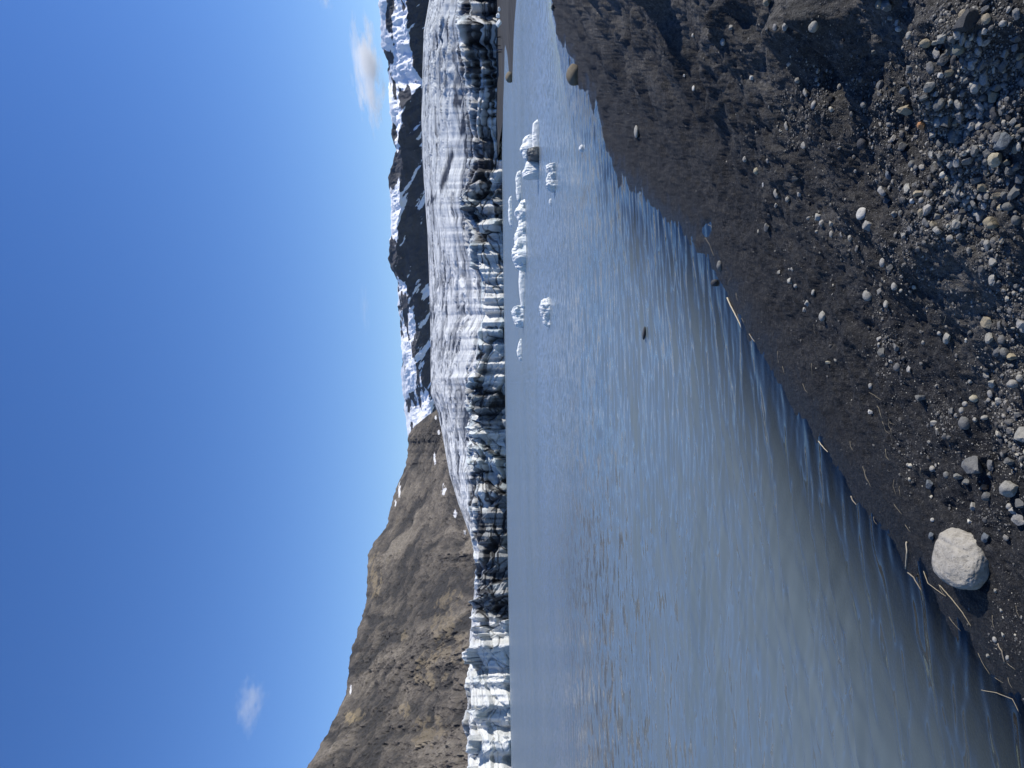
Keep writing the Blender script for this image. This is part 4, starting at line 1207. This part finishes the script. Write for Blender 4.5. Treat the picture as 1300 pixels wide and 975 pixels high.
for p in [[(928, 353), (925, 362)], [(935, 372), (938, 383)], [(1034, 412), (1037, 428)], [(988, 446), (990, 463)], [(1031, 461), (1033, 481)], [(1020, 487), (1026, 499)], [(994, 465), (997, 476)], [(1096, 592), (1101, 604), (1107, 619)],
          [(1099, 596), (1103, 612)], [(1136, 609), (1139, 629)], [(1143, 617), (1145, 634)], [(1136, 640), (1146, 653)], [(1125, 570), (1131, 586)], [(1170, 594), (1172, 609)], [(1150, 666), (1157, 676)], [(1193, 742), (1201, 757)],
          [(1261, 781), (1264, 799)], [(1291, 769), (1298, 787)], [(1080, 560), (1084, 572)], [(1110, 656), (1115, 666)], [(1121, 535), (1131, 551)], [(1129, 532), (1133, 548), (1135, 563)], [(1125, 570), (1129, 584)], [(1131, 535), (1137, 539)],
          [(1243, 829), (1251, 843), (1259, 857)], [(1264, 860), (1275, 867)], [(1280, 842), (1290, 850)], [(1206, 783), (1221, 801)], [(1281, 860), (1288, 875)], [(1107, 498), (1120, 508)], [(1202, 402), (1202, 417)], [(1116, 515), (1121, 533)], [(942, 404), (945, 410)], [(896, 302), (901, 310), (907, 325)], [(902, 284), (905, 291)]]:
    pa = p[0]
    if pa[0] < 960 and pa[1] < 330: z = 'beside the small blue pool at the shore'
    elif pa[0] < 1060: z = 'on dark sand just above the waterline'
    elif pa[1] > 735: z = 'on the wet gravel around the boulder shadow'
    elif pa[1] < 560: z = 'in the straw tuft on dark sand above the shore'
    else: z = 'on damp sand between the boulder and the straw tuft'
    stalk(p, 0.62, M['straw'], f'thin dry straw stalk {z}', f'thin straw stalks {z}')


# ----------------------------------------------------------------------------
# people far away on the beach
# ----------------------------------------------------------------------------
def person(px, py, label, stride, mat, height_m=1.75):
    P = on_plane(px, py, 0.0)
    # stand on the far beach: find where the ray meets it
    dirv = P - ORG
    far = bpy.data.objects['far_beach']
    dg = bpy.context.evaluated_depsgraph_get()
    okh, loc, nrm, idx = far.ray_cast(Vector(ORG), Vector(dirv).normalized())
    if okh: P = np.array(loc)
    k = height_m / 1.75
    J = [(0, 0, .95), (0, 0, 1.18), (0, 0, 1.42), (0, 0, 1.52), (0, -.02, 1.66), (.10, 0, .90), (.11, stride * .25, .48), (.11, stride * .45 + .02, .06), (.11, stride * .45 - .14, .03), (-.10, 0, .90), (-.11, -stride * .15, .48), (-.11, -stride * .5 + .02, .06),
         (-.11, -stride * .5 - .14, .03), (.19, 0, 1.40), (.25, -stride * .1, 1.12), (.23, -stride * .3 - .06, .86), (-.19, 0, 1.40), (-.25, stride * .1, 1.12), (-.23, stride * .2 - .06, .86)]
    E = [(0, 1), (1, 2), (2, 3), (3, 4), (0, 5), (5, 6), (6, 7), (7, 8), (0, 9), (9, 10), (10, 11), (11, 12), (2, 13), (13, 14), (14, 15), (2, 16), (16, 17), (17, 18)]
    rad = [.15, .15, .16, .06, .115, .10, .07, .05, .045, .10, .07, .05, .045, .075, .055, .045, .075, .055, .045]
    me = bpy.data.meshes.new('person'); me.from_pydata([tuple(c * k for c in j) for j in J], E, [])
    o = bpy.data.objects.new('person', me); COL.objects.link(o)
    md = o.modifiers.new('Skin', 'SKIN')
    for i, v in enumerate(me.skin_vertices[0].data): v.radius = (rad[i] * k, rad[i] * k); v.use_root = (i == 0)
    sd = o.modifiers.new('Sub', 'SUBSURF'); sd.levels = 1; sd.render_levels = 1
    dg.update(); ev = o.evaluated_get(bpy.context.evaluated_depsgraph_get())
    nm = bpy.data.meshes.new_from_object(ev); o.modifiers.clear(); o.data = nm; nm.materials.clear(); nm.materials.append(mat)
    o.location = P; o.rotation_euler = (0, 0, random.uniform(0, 6))
    tag(o, label, 'person', 'walkers on the far beach')


person(637.2, 47, 'person in dark clothes walking alone on the far beach, nearest to the frame edge', 0.5, M['dark'])
person(635.5, 58, 'person in dark clothes between the lone walker and the pair', 0.3, M['dark'])
person(637.8, 63, 'dark blue person at the outer end of the close pair on the far beach', 0.2, M['blue'])
person(637.8, 66, 'person at the inner end of the close pair on the far beach', 0.4, M['dark'])


# ----------------------------------------------------------------------------
# clouds: soft volumes high beyond the mountains
# ----------------------------------------------------------------------------
def cloud_material(name, dens, seed, scale):
    k = NT(name)
    tc = k.n('ShaderNodeTexCoord').outputs['Object']
    ln = k.n('ShaderNodeVectorMath', {0: tc}, operation='LENGTH').outputs['Value']
    n = k.n('ShaderNodeTexNoise', {'Vector': k.n('ShaderNodeVectorMath', {0: k.scale(tc, (scale[0], scale[1], scale[2])), 1: (seed, seed * 1.7, 3.0)}, operation='ADD').outputs[0], 'Scale': 1.0, 'Detail': 6.0, 'Roughness': 0.6}).outputs[0]
    f = k.math('SUBTRACT', k.mrange(ln, 0.0, 1.0, 0.72, -0.30), k.mrange(n, 0.28, 0.72, 0.62, -0.36))
    d = k.math('MULTIPLY', k.math('MAXIMUM', f, 0.0), dens)
    v = k.n('ShaderNodeVolumePrincipled', {'Color': (1, 1, 1, 1), 'Density': d, 'Anisotropy': 0.0})
    k.t.links.new(v.outputs[0], k.out.inputs['Volume'])
    return k.m


def cloud(px, py, w, h, dist, dens, seed, label, tilt=0.0, scale=(2.8, 2.8, 2.8)):
    d = ray(px, py); d = d / np.linalg.norm(d)
    V, Fc = ico(3)
    me = raw_mesh('cloud', V, Fc)
    o = link('cloud', me, cloud_material('cloud_vapour', dens, seed, scale)); o.location = ORG + d * dist
    k = dist / F
    o.scale = (w / 2 * k, w / 3.2 * k, h / 2 * k)
    o.rotation_euler = (0, tilt, -math.atan2(d[0], d[1]))
    tag(o, label, 'cloud', 'small fair weather clouds')


cloud(467, 92, 170, 50, 8200, 0.018, 3, 'largest soft white cloud just above the snowy ridge', R(-4))
cloud(414, -2, 40, 22, 8200, 0.008, 9, 'white cloud cut by the frame edge above the largest cloud')
cloud(318, 893, 95, 46, 8200, 0.005, 15, 'faint torn wisp of cloud high above the brown mountain')
cloud(463, 392, 100, 16, 9500, 0.0010, 21, 'barely visible cloud streak above the middle of the range')

# ----------------------------------------------------------------------------
# thin blue air in front of the far range
# ----------------------------------------------------------------------------
def build_haze():
    x0, x1, y0, y1, z0, z1 = -4200, 5200, -200, 7600, -9, 1500
    V = [(x, y, z) for x in (x0, x1) for y in (y0, y1) for z in (z0, z1)]
    me = bpy.data.meshes.new('haze'); me.from_pydata(V, [], [(0, 1, 3, 2), (4, 6, 7, 5), (0, 4, 5, 1), (2, 3, 7, 6), (0, 2, 6, 4), (1, 5, 7, 3)])
    k = NT('haze_air')
    v = k.n('ShaderNodeVolumePrincipled', {'Color': (0.62, 0.78, 1.0, 1), 'Density': 4.5e-6, 'Anisotropy': 0.0})
    k.t.links.new(v.outputs[0], k.out.inputs['Volume'])
    tag(link('haze', me, k.m), kind='stuff')


build_haze()

# ----------------------------------------------------------------------------
# sky, sun, camera
# ----------------------------------------------------------------------------
W = bpy.data.worlds.new('World'); scene.world = W; W.use_nodes = True
nt = W.node_tree; nt.nodes.clear()
sky = nt.nodes.new('ShaderNodeTexSky'); sky.sky_type = 'NISHITA'; sky.sun_disc = False
sky.sun_elevation = SUN_EL; sky.sun_rotation = SUN_AZ; sky.altitude = 300; sky.air_density = 1.0; sky.dust_density = 0.15; sky.ozone_density = 2.6
bg = nt.nodes.new('ShaderNodeBackground'); bg.inputs['Strength'].default_value = 0.148
wo = nt.nodes.new('ShaderNodeOutputWorld')
hs = nt.nodes.new('ShaderNodeHueSaturation'); hs.inputs['Saturation'].default_value = 1.27; hs.inputs['Hue'].default_value = 0.514; hs.inputs['Value'].default_value = 1.0
nt.links.new(sky.outputs[0], hs.inputs['Color']); nt.links.new(hs.outputs[0], bg.inputs[0]); nt.links.new(bg.outputs[0], wo.inputs[0])

sl = bpy.data.lights.new('sun', 'SUN'); sl.energy = 4.8; sl.angle = R(0.55); sl.color = (1.0, 0.955, 0.88)
so = bpy.data.objects.new('sun', sl); COL.objects.link(so)
sd = Vector((math.sin(SUN_AZ) * math.cos(SUN_EL), math.cos(SUN_AZ) * math.cos(SUN_EL), math.sin(SUN_EL)))
so.rotation_euler = sd.to_track_quat('Z', 'Y').to_euler()

cam = bpy.data.cameras.new('camera'); co = bpy.data.objects.new('camera', cam); COL.objects.link(co)
cam.sensor_fit = 'HORIZONTAL'; cam.sensor_width = 36.0; cam.lens = 36.0 * F / 1300.0
cam.clip_start = 0.05; cam.clip_end = 60000
Mx = Matrix.Identity(4)
for i in range(3):
    Mx[i][0] = CRT[i]; Mx[i][1] = CUP[i]; Mx[i][2] = -FWD[i]; Mx[i][3] = ORG[i]
co.matrix_world = Mx
scene.camera = co

scene.render.engine = 'CYCLES'
scene.view_settings.view_transform = 'Standard'; scene.view_settings.look = 'None'
scene.view_settings.exposure = 0.12; scene.view_settings.gamma = 1.0; scene.view_settings.use_curve_mapping = False
cy = scene.cycles
cy.use_denoising = True
try:
    cy.denoiser = 'OPENIMAGEDENOISE'
except Exception:
    pass
cy.max_bounces = 10; cy.diffuse_bounces = 3; cy.glossy_bounces = 3; cy.transparent_max_bounces = 12; cy.volume_bounces = 10
cy.caustics_reflective = False; cy.caustics_refractive = False
cy.volume_step_rate = 1.0; cy.volume_max_steps = 128
